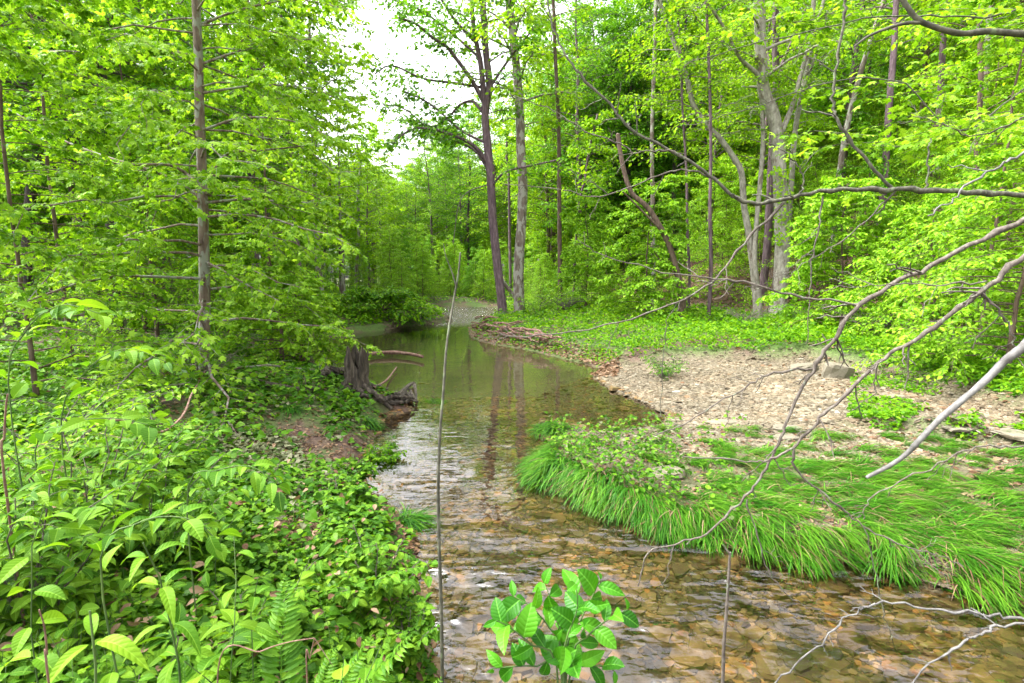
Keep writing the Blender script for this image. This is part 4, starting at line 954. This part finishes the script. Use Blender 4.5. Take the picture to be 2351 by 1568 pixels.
def heap(name, label, m_, pieces, seed, cat):
    rng = np.random.default_rng(seed); w = MB(); o0 = hit(*pieces[0][0][0]); base = np.array([o0[0], o0[1], max(h1(o0[0], o0[1]), 0)])
    for pts, w0, z0 in pieces:
        P = np.array([(lambda h: np.array([h[0], h[1], max(h1(h[0], h[1]), 0) + z0 + rng.uniform(-.03, .05)]))(hit(*q)) for q in pts]) - base
        C = catmull(P, 9) + rng.normal(0, .012, (9, 3)); rad = np.linspace(w0, w0 * .45, 9) / 2 / 1175.5 * o0[1]; tube(w, C, rad, 7, rng, .22)
    o = w.build(name, m_); o.location = base; tag(o, label, cat)
heap('rotten_wood', 'dark crumbling rotten wood lying on the spit in front of the stump', M['rot'], [([(862 + i * 5, 922 + (i * 7) % 17), (900 + i * 5, 918 + (i * 5) % 16), (930 + (i * 11) % 28, 924 + (i * 7) % 19)], rg.uniform(8, 15), .04 + .03 * (i % 3)) for i in range(11)], 3, 'driftwood')
heap('rotten_roots', 'dark gnarled rootstock against the left side of the stump', M['rot'], [([(800, 880), (770 - i * 3, 862 + (i * 9) % 26), (738 + (i * 7) % 20, 868 + (i * 13) % 26)], rg.uniform(14, 22), .08 + .07 * (i % 3)) for i in range(8)], 4, 'roots')
pcs = []
for i in range(46):
    a0 = rg.uniform(1080, 1250); b0 = 750 + (a0 - 1085) * .27 + rg.uniform(-8, 14); ang = rg.normal(.35, .6); ln = rg.uniform(14, 48)
    pcs.append(([(a0, b0), (a0 + ln * .5, b0 + ln * .5 * math.sin(ang) * .4 - 2), (a0 + ln, b0 + ln * math.sin(ang) * .4)], rg.uniform(3, 7), rg.uniform(.05, .45)))
heap('root_tangle', 'reddish tangle of washed roots and sticks on the right bank at the bend', M['drift'], pcs, 5, 'roots')
for i, pts in enumerate([[(1055,655,26),(1075,640,27),(1100,625,28)], [(1080,665,24),(1050,690,24),(1025,700,24)]]):
    pass

P = place(rg, 46, (-4, 16), (38, 66), 2.6, lambda x, y: 1240 < 1175.5 + 1175.5 * x / y < 1620)
wood_mass('bend_wood', 'tall trees closing the view behind the bend to the right of the open sky', TALL,
    np.c_[P, H(P[:, 0], P[:, 1]) - .2], rg.uniform(0, 6.28, len(P)), rg.uniform(.8, 1.1, len(P)), rg.integers(0, 5, len(P)))
P = place(rg, 60, (-12, 9), (29, 48), 1.7, lambda x, y: 900 < 1175.5 + 1175.5 * x / y < 1400 and cd1(x, y) > 1.5)
wood_mass('bend_understory', 'low leafy growth behind the bend of the creek', UNDER,
    np.c_[P, H(P[:, 0], P[:, 1]) - .1], rg.uniform(0, 6.28, len(P)), rg.uniform(.35, .8, len(P)), rg.integers(0, 4, len(P)))
# far ground cover
x, y = sample_view(rg, 60000, 300, 1500, 655, 760, .6); s, g_, b_, l_, hD_ = zones(x, y)
ok = (s > .4) & (y > 12) & (y < 60) & ((l_ > .5) | (y > 30)); x, y = x[ok], y[ok]
cover('far_herbs', 'green herbs covering the flat far bank', 'nettle', x, y, rg.uniform(.12, .24, len(x)), T_OVAL, rg, rg.uniform(.02, .4, len(x)), .45, .3)

# ------------------------------------------------------------------ foreground plants
def fplant(name, label, cat, x, y, group='plants on the near left bank'):
    z = h1(x, y); return empty(name, (x, y, z), label, cat, group)
def stalk_geo(rng, wood, leaf, base, h, lean, npair, T, size, r=.006, opposite=True, whorl=2, droop=.25, start=.25, grow=.6, nj=.25):
    t = np.linspace(0, 1, 8)[:, None]; bw = rng.normal(0, .09, 2) * h; P = base + UP * h * t + np.array([lean[0], lean[1], 0]) * t * t + np.array([bw[0], bw[1], 0]) * np.sin(t * 3.1) + rng.normal(0, .008, (8, 3)) * t
    tube(wood, P, np.linspace(r, r * .4, 8), 5)
    pos, A, Nn, sz = [], [], [], []
    for j in range(npair):
        u = start + (1 - start) * (j + .5) / npair; q = u * 7; i = min(int(q), 6); c = P[i] + (P[i + 1] - P[i]) * (q - i)
        for w in range(whorl):
            az = j * 1.57 + w * 2 * math.pi / whorl + rng.normal(0, .3); up_ = -droop + .9 * max(0, u - .6)
            a = np.array([math.cos(az), math.sin(az), up_ + rng.normal(0, .12)]); pos.append(c + a * .012); A.append(a)
            Nn.append(UP + rng.normal(0, nj, 3)); sz.append(size * rng.uniform(.75, 1.1) * (1 - grow * max(0, u - .55)))
    scatter(leaf, T, np.array(pos), frames(np.array(A), np.array(Nn)), np.array(sz), rng.uniform(.2, 1, len(sz)))
def stalk(label, px, Y, top_py, lean, npair, T, size, seed, mat_='broad', whorl=2, name='broadleaf_plant', r=.0035, start=.2, droop=.25):
    rng = np.random.default_rng(seed); x = (px - 1175.5) / 1175.5 * Y
    e = fplant(name, label, 'plant', x, Y); gz = h1(x, Y); top = at(px, top_py, Y)[2]
    wood, leaf = MB(), MB(); stalk_geo(rng, wood, leaf, np.array([0, 0, -.03]), max(.15, top - gz), lean, npair, T, size, r, whorl=whorl, start=start, droop=droop)
    wood.build('stem', M['stem'], e, True); leaf.build('foliage', M[mat_], e); return e
stalk('tall green stalk with long pointed leaves in the lower left, its tip whorled', 250, 1.45, 1215, (.02,.02), 7, T_BLADE, .16, 1, whorl=3, r=.0055)
stalk('big long-leaved plant near the lower left corner', 125, 1.25, 1400, (-.03,.04), 5, T_BLADE, .19, 2, whorl=3, r=.007)
stalk('leaning stalk with serrated leaves behind the tall green stalk', 420, 1.9, 1230, (.1,.05), 7, T_BIG, .12, 3)
stalk('dark-leaved plant at the left edge beside the leaning stems', 20, 1.6, 1130, (.03,0), 7, T_BIG, .13, 4)
stalk('bright stalk between the ferns and the dense leafy shrub', 640, 2.1, 1290, (.05,0), 6, T_ROUND, .10, 5)
stalk('short broad-leaved plant left of the fern fronds', 330, 1.35, 1500, (0,.03), 4, T_ROUND, .13, 6)
stalk('plant with wide round leaves at the bottom edge right of the ferns', 735, 1.55, 1490, (.02,0), 4, T_ROUND, .12, 7)
stalk('heart-leaved plant at the bottom beside the tiny-leaved bush', 850, 1.6, 1460, (0,0), 4, T_ROUND, .11, 8)
stalk('stalk of pointed leaves above the fern fronds', 560, 1.75, 1330, (-.06,.05), 6, T_BIG, .11, 9)
stalk('slim stalk on the left bank below the dusty leaves', 480, 2.6, 1165, (.06,0), 6, T_BIG, .10, 10)
# arching Solomon's seal like plant
def arch(label, px0, Y, pxs, seed, n=20, size=.095, T=T_BIG, matn='broad'):
    rng = np.random.default_rng(seed); x = (px0 - 1175.5) / 1175.5 * Y; gz = h1(x, Y); e = fplant('arching_plant', label, 'plant', x, Y)
    b0 = np.array([x, Y, gz]); P = catmull(np.array([[0, 0, -.02]] + [at(a, b, Y) - b0 for a, b in pxs]), 16); wood, leaf = MB(), MB()
    tube(wood, P, np.linspace(.004, .0015, 16), 5); leaves_on(leaf, rng, P[2:], UP, n + 6, T, size * .95, 0, .35, .15, .5, 58)
    wood.build('stem', M['stem'], e, True); leaf.build('foliage', M[matn], e)
arch('arching stem with paired ribbed leaves leaning over the dusty leaves', 390, 2.3, [(430,1130),(500,1080),(580,1072),(640,1120)], 1, 14, .12, T_BIG)
arch('arching leafy stem reaching up in the left middle', 120, 2.6, [(140,980),(200,850),(290,800),(380,830)], 2, 14, .12)
arch('long bending shoot with few round leaves over the left bank', 60, 2.4, [(80,1050),(150,975),(260,960),(340,975)], 3, 12, .11, T_ROUND)
arch('high shoot with yellow-green leaves at the left edge', 10, 2.4, [(20,900),(60,760),(140,700),(230,720)], 4, 14, .13)
arch('low shoot with pointed leaves bending right at the lower left', 200, 1.7, [(230,1300),(320,1200),(430,1190),(500,1240)], 5, 12, .11)
# ferns
def fern(label, px, Y, nf, L, seed, az0=0, azr=6.28, up=.9):
    rng = np.random.default_rng(seed); x = (px - 1175.5) / 1175.5 * Y; e = fplant('fern', label, 'fern', x, Y, 'ferns at the lower left')
    for k in range(nf):
        az = az0 + azr * (k + rng.uniform(.2, .8)) / nf; d = np.array([math.cos(az), math.sin(az), 0]); l = L * rng.uniform(.75, 1.1); t = np.linspace(0, 1, 14)[:, None]
        P = d * l * .75 * t + UP * l * (up * t - .55 * t * t) + rng.normal(0, .006, (14, 3)); f = MB(); tube(f, P, np.linspace(.003, .001, 14), 4, cap=False)
        m_ = 40; s_ = np.linspace(.12, .99, m_) * 13; i = np.minimum(s_.astype(int), 12); fr_ = (s_ - i)[:, None]; c = P[i] * (1 - fr_) + P[i + 1] * fr_; dd = norm(P[i + 1] - P[i])
        ln = .15 * l * np.sin(np.pi * np.linspace(.16, .985, m_)) ** .8
        nn = norm(np.cross(np.cross(dd, UP), dd))
        for sg in (1, -1):
            a = norm(np.cross(UP, dd) * sg + dd * .35 - UP * .08); scatter(f, T_LONG, c, frames(a, nn + rng.normal(0, .1, nn.shape)), ln, rng.uniform(.2, .9, m_), 1.0)
        f.build('frond', M['fern'], e)
fern('fern with long upright fronds in the middle of the lower left', 540, 1.55, 13, .62, 1, 0, 6.28, 1.7)
fern('second fern clump at the bottom edge, right of the long-fronded one', 680, 1.4, 11, .56, 2, 0, 6.28, 1.6)
fern('small fern half hidden at the bottom left of the long-fronded one', 440, 1.35, 10, .52, 3, 0, 6.28, 1.6)
# leafy bushes with their own stems
def bush(label, px, Y, h, spread, nst, T, size, matn, seed, ntw=8, twl=.16, nleaf=6, name='leafy_bush', woodm='twig', dirx=0, diry=0, nj=.35, group='plants on the near left bank', r=.006, z0=None, droop=.3):
    rng = np.random.default_rng(seed); x = (px - 1175.5) / 1175.5 * Y; e = fplant(name, label, 'bush', x, Y, group); wood, leaf = MB(), MB()
    for k in range(nst):
        az = 2.4 * k + rng.normal(0, .3); d = np.array([math.cos(az), math.sin(az), 0]) * spread * rng.uniform(.3, 1) + np.array([dirx, diry, 0]); l = h * rng.uniform(.65, 1.1); t = np.linspace(0, 1, 8)[:, None]
        P = d * .15 + d * t ** 1.3 + UP * l * (1.15 * t - .2 * t * t) + rng.normal(0, .02 * h, (8, 3)) * t; P[0, 2] -= .03
        tube(wood, P, np.linspace(r, r * .35, 8), 5); dress(P, rng, wood, leaf, ntw, twl, nleaf, size, T, start=.15, tr=r * .3, nj=nj, droop=droop); leaves_on(leaf, rng, P[3:], UP, 8, T, size, 0, nj, droop)
    wood.build('stem', M[woodm], e, True); leaf.build('foliage', M[matn], e); return e
bush('dense mound of glossy oval leaves on the left bank at the waterline', 830, 3.05, .42, .34, 16, T_ROUND, .062, 'broad', 1, 8, .14, 6)
bush('lower mound of oval leaves spilling toward the grass tuft', 905, 2.75, .30, .22, 12, T_ROUND, .055, 'broad', 2, 8, .12, 6)
bush('tiny-leaved yellow-green bush at the bottom next to the thin upright stem', 965, 2.0, .42, .17, 16, T_OVAL, .022, 'small', 3, 12, .10, 10, r=.0025)
bush('tiny-leaved twigs at the bottom edge right of the thin upright stem', 1035, 1.95, .26, .1, 7, T_OVAL, .022, 'small', 4, 10, .08, 9, r=.002)
bush('tiny-leaved yellow-green patch among the ferns', 790, 1.7, .36, .16, 12, T_OVAL, .024, 'small', 5, 12, .10, 10, r=.0025)
bush('spreading bush with large oval leaves in the left middle', 130, 2.7, .9, .6, 18, T_BIG, .08, 'broad', 6, 8, .28, 6)
bush('dark bush with broad leaves against the left edge', -40, 2.1, .85, .4, 14, T_BIG, .09, 'broad', 7, 8, .25, 6)
bush('sprawling bush with pointed leaves below the long bending shoot', 300, 2.9, .55, .5, 14, T_BIG, .085, 'broad', 8, 8, .22, 6)
bush('bright bush behind the sprawling one', 330, 4.2, .6, .5, 12, T_BIG, .085, 'broad', 9, 8, .24, 6)
bush('leafy mound where the left bank meets the creek below the stump', 800, 5.2, .26, .28, 12, T_HEART, .062, 'cover', 10, 8, .16, 6)
bush('second leafy mound along the same stretch of bank', 760, 4.5, .2, .25, 10, T_HEART, .06, 'cover', 11, 8, .16, 6)
bush('leafy clump overhanging the bank in front of the stump', 865, 6.5, .26, .28, 12, T_OVAL, .06, 'nettle', 12, 8, .14, 6)
bush('broad-leaved clump between the two tall stalks at the lower left', 190, 1.65, .4, .28, 10, T_BIG, .11, 'broad', 13, 6, .16, 5)
bush('leafy clump at the very bottom left corner', 20, 1.2, .32, .22, 9, T_BIG, .11, 'broad', 14, 6, .14, 5)
bush('leafy clump right of the leaning stalk', 520, 2.35, .34, .3, 11, T_BIG, .08, 'broad', 15, 7, .16, 5)

# seedlings nobody could count
rng = np.random.default_rng(170); mbw, mbl = MB(), MB()
x, y = sample_view(rng, 1500, -200, 960, 1010, 1750, .8); s, g_, b_, l_, hD_ = zones(x, y); px_, py_ = project(np.stack([x, y, H(x, y) + .1], -1))
dus = np.exp(-((px_ - 660) / 170) ** 2 - ((py_ - 1090) / 100) ** 2)
litz = np.exp(-((px_ - 690) / 70) ** 2 - ((py_ - 1215) / 70) ** 2) > .3
ok_l = ~litz
fernz = (px_ > 370) & (px_ < 740) & (py_ > 1330)
ok = (s > .25) & (y > .8) & ~fernz & ok_l & (rng.uniform(0, 1, len(x)) > dus * 1.4) & (l_ > .5) & ((px_ < 560) | (rng.uniform(0, 1, len(x)) < .45)); x, y = x[ok], y[ok]; z = H(x, y)
for i in range(len(x)):
    hh = rng.uniform(.1, .34) * (1.15 if y[i] < 2.5 else .8); T = (T_BIG, T_ROUND, T_BIG)[i % 3]
    stalk_geo(rng, mbw, mbl, np.array([x[i], y[i], z[i]]), hh, rng.normal(0, .05, 2), int(rng.integers(2, 5)), T, rng.uniform(.045, .10), .0022, whorl=2, start=.35)
o = mbl.build('undergrowth', M['broad']); tag(o, 'mixed broad-leaved seedlings crowding the near left bank', kind='stuff')
o = mbw.build('undergrowth_stems', M['stem'], None, True); tag(o, 'thin green stems of the seedlings on the left bank', kind='stuff')

# glossy young shrub in the bottom centre
Yc = 1.55; rng = np.random.default_rng(7); bx_ = (1290 - 1175.5) / 1175.5 * Yc; gz = h1(bx_, Yc); b0 = np.array([bx_, Yc, gz])
e = empty('glossy_shrub', b0, 'young shrub with large glossy leaves rising from the bottom edge in front of the creek', 'shrub')
root_ = np.array([0, 0, -.1])
for k, (tip, dY, m_) in enumerate([([(1300,1500),(1335,1420),(1360,1370),(1378,1330)], .05, 9), ([(1290,1520),(1260,1440),(1215,1390),(1180,1370)], .02, 8), ([(1300,1520),(1280,1430),(1262,1370),(1250,1340)], .12, 7),
    ([(1310,1530),(1350,1460),(1400,1420),(1440,1400)], -.05, 8), ([(1280,1540),(1220,1480),(1170,1440),(1140,1425)], -.06, 8), ([(1290,1545),(1230,1530),(1180,1530),(1130,1535)], -.02, 7), ([(1300,1550),(1340,1530),(1390,1530),(1410,1540)], 0, 6),
    ([(1295,1540),(1300,1470),(1325,1400),(1322,1340)], -.12, 7), ([(1300,1550),(1290,1500),(1300,1450)], .16, 6)]):
    n_ = len(tip); Q = [at(a, b, Yc + dY * (i + 1) / n_) - b0 for i, (a, b) in enumerate(tip)]
    P = catmull(np.array([root_, (root_ + Q[0]) * .5 + (0, 0, .02)] + Q), 18); w = MB(); tube(w, P, np.linspace(.005, .0015, 18), 5); w.build('stem', M['stem'], e, True)
    s_ = np.linspace(.42, 1, m_) * 17; lf = MB()
    for j, q in enumerate(s_):
        i = min(int(q), 16); c = P[i] + (P[i + 1] - P[i]) * (q - i); d = norm(P[i + 1] - P[i]); az = 2.4 * j + k
        lat = norm(np.cross(d, [math.cos(az), math.sin(az), .3])); a = norm(lat + d * .6 + UP * rng.normal(-.05, .25))
        nn = UP * .7 + np.array([0, -.6, 0]) + rng.normal(0, .25, 3); scatter(lf, T_BIG if j % 3 else T_ROUND, np.array([c]), frames(a[None], nn[None]), np.array([rng.uniform(.07, .112) * (1 - .45 * (j == m_ - 1))]), np.array([rng.uniform(.1, .9)]))
    lf.build('foliage', M['glossy'], e)

# ------------------------------------------------------------------ bare stems in front
def stem_thing(name, label, cat, pts, Ys, w0, w1, m_, ground=True, forks=(), group=None, rough=.06):
    rng = np.random.default_rng(len(label)); P = [at(a, b, Y_) for (a, b), Y_ in zip(pts, Ys)]; Ym = float(np.mean(Ys))
    if ground: g0 = P[0].copy(); g0[2] = h1(g0[0], g0[1]) - .05; base = g0 + (0, 0, .05); P = [g0] + P
    else: base = P[0].copy()
    P = np.array(P) - base; w = MB(); C = catmull(P, 40); tube(w, C, np.linspace(w0, w1, 40) / 2 / 1175.5 * Ym, 8, rng, rough)
    for fp in forks:
        Q = catmull(np.array([at(a, b, Ys[-1]) for a, b in fp]) - base, 12); tube(w, Q, np.linspace(w1 * 1.0, w1 * .4, 12) / 2 / 1175.5 * Ym, 6)
    o = w.build(name, m_, None, True); o.location = base; return tag(o, label, cat, group)
stem_thing('thin_sapling', 'thin bare upright stem standing before the creek, left of the glossy shrub', 'sapling', [(1016,1568),(1013,1400),(1006,1150),(1010,1000),(1018,900),(1026,790),(1040,700),(1052,630),(1057,580)],
    [2.2,2.2,2.2,2.2,2.22,2.25,2.3,2.3,2.3], 10, 4, M['twigd'], forks=[[(1047,655),(1036,620),(1024,590),(1018,560)]])
stem_thing('bare_stick', 'short bare stick standing in the shallow water at the bottom', 'stick', [(1659,1568),(1662,1480),(1668,1400),(1673,1320),(1676,1268)], [2.35] * 5, 9, 6, M['twig'], forks=[[(1676,1272),(1668,1262),(1660,1250)]])

# bare tree reaching in from beyond the right edge
TX, TY = 5.6, 4.3; tz = h1(TX, TY); base = np.array([TX, TY, tz]); rng = np.random.default_rng(77)
bt = empty('overhanging_tree', base, 'bare tree reaching in from the right with long leafless branches over the gravel and creek', 'tree')
w = MB(); T_ = np.array([[0, 0, -.3], [-.05, 0, 1], [-.1, .05, 2.2], [0, .1, 3.6], [.15, .1, 5.5], [.2, .2, 7.5]]); C = catmull(T_, 30); tube(w, C, np.linspace(.11, .03, 30), 12, rng, .04); w.build('trunk', M['twig'], bt, True)
def net(pts, w0, w1, off=0., conn=False, m_='twig', tw=0, y1=None, tl=.25):
    n_ = len(pts); w = MB(); Y = lambda px: 3.3 + (2351 - px) * .0004 + off
    Ys = [Y(p[0]) for p in pts]
    P = np.array([at(p[0], p[1], q) for p, q in zip(pts, Ys)]) - base
    if conn:
        d = P[0] - P[1]; d = d / np.linalg.norm(d); zt = np.clip(P[0][2] + d[2] * 1.2, .3, 5.2); i = int(np.argmin(np.abs(C[:, 2] - zt))); P = np.vstack([C[i], P[0] + d * .5, P])
    K = max(20, 5 * len(P)); Q = catmull(P, K); Ym = float(np.mean(Ys)); r = np.linspace(w0 * .78, w1 * .8, K) / 2 / 1175.5 * Ym
    r = r * (1 + .3 * (rng.uniform(0, 1, K) > .82)); Q = Q + rng.normal(0, .0065, Q.shape); tube(w, Q, r, 7, rng, .05)
    for k in range(int(tw * 1.8)):
        i = int(rng.integers(K // 4, K - 1)); d = norm(Q[min(i + 1, K - 1)] - Q[i - 1]); s_ = norm(np.cross(d, rng.normal(0, 1, 3))); d2 = norm(d * .7 + s_); l = tl * rng.uniform(.3, 1.1); t = np.linspace(0, 1, 6)[:, None]
        Tw = Q[i] + d2 * l * t + rng.normal(0, .05 * l, (6, 3)) * t - UP * .1 * l * t * t
        tube(w, Tw, np.linspace(.45, .25, 6) * r[i] + .0006, 4)
        for h_ in range(2):
            d3 = norm(d2 + rng.normal(0, .6, 3)); tube(w, Tw[2 + h_] + d3 * l * .4 * t[:4] + rng.normal(0, .02 * l, (4, 3)) * t[:4], .25 * r[i] + .0005, 3)
    w.build('branch', M[m_], bt, True)
A = .55
net([(2351,448),(2200,440),(2060,435),(1900,437),(1790,460),(1710,465),(1640,410),(1560,355),(1450,300),(1400,240),(1330,170),(1280,90),(1255,0),(1250,-40)], 15, 4, A, True, 'twigd', 7)
net([(2050,435),(1990,370),(1930,290),(1915,250),(1915,180),(1935,60),(1938,0),(1940,-40)], 9, 6, A, False, 'twigd', 4)
net([(1798,467),(1700,570),(1640,640),(1560,692),(1400,745),(1200,775),(1150,765)], 7, 3, A, False, 'twig', 6)
net([(1888,452),(1880,520),(1867,600),(1858,700),(1855,790)], 5, 2, A, False, 'twig', 3)
net([(2127,440),(2130,390),(2133,340),(2137,320)], 6, 3, A, False, 'twigd', 1)
net([(1840,448),(1845,410),(1825,370),(1790,340),(1750,320)], 5, 2, A, False, 'twigd', 3)
net([(2351,505),(2177,590),(2092,635),(1967,702),(1912,784),(1867,849),(1817,939),(1792,1009),(1752,1084),(1712,1139),(1632,1219),(1567,1246),(1490,1270),(1465,1345)], 15, 4, 0, True, 'twig', 9)
net([(1967,702),(1800,672),(1700,645),(1567,632),(1409,595),(1329,552)], 7, 2, 0, False, 'twig', 6)
net([(2351,590),(2260,665),(2200,710),(2097,784),(2017,834),(1927,919),(1867,979),(1822,1029),(1767,1054),(1717,1058),(1567,1049)], 17, 4, -.3, True, 'twig', 8)
net([(1822,1029),(1830,1079),(1917,1154),(1982,1209),(2067,1249),(2142,1271),(2212,1299)], 7, 3, -.3, False, 'twig', 6)
net([(2262,652),(2150,652),(2052,652),(1967,656),(1867,667)], 5, 2, -.3, False, 'twig', 3)
net([(2251,672),(2290,710),(2320,760),(2325,830)], 7, 4, -.3, False, 'twig', 2)
net([(1712,1144),(1737,1224),(1757,1294),(1807,1364),(1867,1394),(1947,1429)], 5, 2, 0, False, 'twig', 4)
net([(1982,1209),(2012,1329),(2032,1414),(2057,1499)], 4, 2, -.3, False, 'twigd', 2)
net([(2351,1026),(2252,1027),(2167,1059),(2067,1104),(1992,1151),(1982,1194)], 6, 3, -.1, True, 'twig', 4)
net([(1867,844),(1767,859),(1727,879),(1642,929),(1567,974),(1500,1000)], 6, 3, 0, False, 'twig', 5)
net([(2351,1424),(2267,1409),(2157,1399),(2067,1386),(2007,1389),(1967,1404),(1907,1454),(1847,1509),(1777,1568),(1740,1600)], 8, 4, -.95, True, 'grey', 4, tl=.12)
net([(2351,1431),(2282,1439),(2232,1464),(2162,1504),(2097,1568),(2070,1600)], 8, 5, -1.05, True, 'grey', 4, tl=.12)
net([(2351,350),(2290,385),(2230,420),(2180,465),(2135,490)], 9, 4, -.6, True, 'grey', 2)
net([(1640,410),(1567,388),(1484,415),(1374,452),(1289,435),(1154,422)], 5, 2, A, False, 'twig', 4)
net([(1560,355),(1529,345),(1459,350),(1424,330),(1334,295),(1264,250),(1164,215)], 5, 2, A, False, 'twig', 5)
net([(1560,692),(1530,740),(1522,830),(1517,950)], 3, 2, A, False, 'twigd', 2)
net([(2351,20),(2250,40),(2100,35),(1950,50),(1700,110),(1567,150)], 6, 2, .9, True, 'twigd', 6)
net([(2351,205),(2200,300),(2070,190),(1900,190),(1750,240),(1567,290)], 5, 2, .9, True, 'twigd', 6)
net([(2351,270),(2235,315),(2180,290),(2100,265)], 6, 2, .7, True, 'twig', 5)
net([(2060,435),(1950,540),(1870,590),(1800,640)], 4, 2, A, False, 'twig', 4)
# pale leaf sprays on its upper twigs
lf = MB(); wd = MB()
for px, py, Y_, n_ in [(2100,210,4.6,60),(2200,300,4.3,80),(2060,280,4.8,50),(1930,330,5.0,50),(1870,300,5.0,40),(2020,190,4.8,50),(1820,50,5.0,60),(1900,30,5,60),(2250,270,4.2,70),(2300,60,4.2,50),(2150,20,4.4,50),(1700,60,5.2,40),(1960,440,5.0,20)]:
    c0 = at(px, py, Y_) - base; lf = MB(); wd = MB()
    for k in range(n_ // 7):
        az = rng.uniform(0, 6.28); d = np.array([math.cos(az), math.sin(az), rng.normal(-.05, .12)]); P = c0 + d * rng.uniform(.35, .6) * np.linspace(0, 1, 6)[:, None] + UP * np.linspace(0, -.04, 6)[:, None]
        tube(wd, P, .002, 3, cap=False); leaves_on(lf, rng, P, d, 10, T_MAPLE, .075, .01, .35, .25)
    lo = wd.build('leafy_twig', M['twig'], bt, True); lf.build('leaves', M['syc'], lo)
# close, out-of-focus branches
stem_thing('broken_branch', 'pale grey broken branch slanting in close from the right edge, out of focus', 'branch', [(2620,480),(2440,700),(2351,794),(2307,829),(2257,879),(2167,954),(2117,1004),(2067,1054),(1990,1096)], [1.35,1.25,1.2,1.2,1.2,1.2,1.2,1.22,1.25], 22, 9, M['grey'], False, rough=.08)
stem_thing('hanging_branch', 'dark mossy branch sagging across the upper right corner, out of focus', 'branch', [(2640,110),(2480,85),(2351,78),(2270,72),(2200,76),(2120,52),(2090,25),(2060,-20),(2020,-90)], [1.5] * 9, 16, 9, M['twigd'], False, forks=[[(2120,52),(2070,55),(2000,80),(1960,108)]])
# vines and dead twigs round the young sycamore
stem_thing('dry_vine', 'pale and reddish dry vine looping from the young sycamore to the left', 'vine', [(472,850),(455,880),(440,905),(425,945),(400,975),(370,992),(335,985),(290,968),(240,963)], [YB-.2,YB-1.2,5.2,4.6,4.2,4.0,3.8,3.6,3.5], 5, 4, M['drift'], False, rough=.02)
stem_thing('dry_vine', 'dead dark curved twig lying against the base of the young sycamore', 'vine', [(458,880),(452,840),(448,800),(470,760),(440,700)], [YB - .15] * 5, 6, 3, M['twig'], False)
for i, (lab, pts, Y_, w_) in enumerate([('pinkish dry stem standing at the lower left edge', [(112,1568),(108,1500),(102,1440),(90,1400)], 1.15, 6),
    ('pale dry stem at the left edge beside the dark bush', [(8,1080),(10,1000),(14,930),(18,905)], 2.0, 6),
    ('reddish thin stem bending over the leaves at the bottom', [(500,1545),(600,1495),(660,1475),(720,1465)], 1.35, 4),
    ('pale forked dry twig at the bottom centre of the leafy bank', [(705,1560),(712,1510),(722,1465)], 1.3, 4)]):
    stem_thing('dead_weed', lab, 'stem', pts, [Y_] * len(pts), w_, w_ * .6, M['drift'], True, forks=[[(722,1465),(745,1500),(765,1530)]] if i == 3 else (), group='dry stems on the left bank')

# ------------------------------------------------------------------ dead brush
def brush(label, px, Y, h, spread, n_, seed, m_='twig', hang=.4):
    rng = np.random.default_rng(seed); x = (px - 1175.5) / 1175.5 * Y; e = empty('dead_brush', (x, Y, h1(x, Y)), label, 'brush', 'dead brush'); sc_ = max(.0035, .0007 * Y)
    for b in range(3):
        w = MB()
        for k in range(n_ // 3):
            az = rng.uniform(0, 6.28); d = np.array([math.cos(az), math.sin(az) * .6, 0]); l = rng.uniform(.5, 1); t = np.linspace(0, 1, 8)[:, None]
            P = rng.normal(0, .06, 3) * (1, 1, 0) + d * spread * l * t ** 1.2 + UP * h * l * (1.3 * t - hang * 1.6 * t * t) + rng.normal(0, .06 * h, (8, 3)) * t; P[0, 2] = -.05
            tube(w, P, np.linspace(sc_, sc_ * .4, 8), 4)
            for j in range(4):
                i = int(rng.integers(2, 7)); d2 = norm(rng.normal(0, 1, 3)); tube(w, P[i] + d2 * rng.uniform(.15, .4) * h * t[:5] + rng.normal(0, .02 * h, (5, 3)) * t[:5], np.linspace(sc_ * .5, sc_ * .25, 5), 3)
        w.build('twigs', M[m_], e, True)
brush('grey dead brush at the foot of the slim brown trunk', 1300, 25.5, 1.3, 1.6, 30, 1)
brush('tangle of dead stems at the foot of the crooked sycamore stem', 1715, 17.8, 1.1, 1.2, 30, 2)
brush('bare dead brush on the slope right of the biggest sycamore', 2010, 14.5, 1.5, 1.8, 33, 3)
brush('pale dead brush in the shade at the right, below the beech sprays', 2180, 12.2, .9, 1.3, 27, 4)
brush('dry twigs springing from the base of the young sycamore', 462, YB - .15, .75, .75, 24, 5)
brush('low dead twigs on the leafy bank left of the young sycamore', 330, 6.4, .55, .8, 21, 6)
brush('dead stems arching among the leaves at the left edge', 60, 3.6, .8, .6, 18, 7, 'drift')
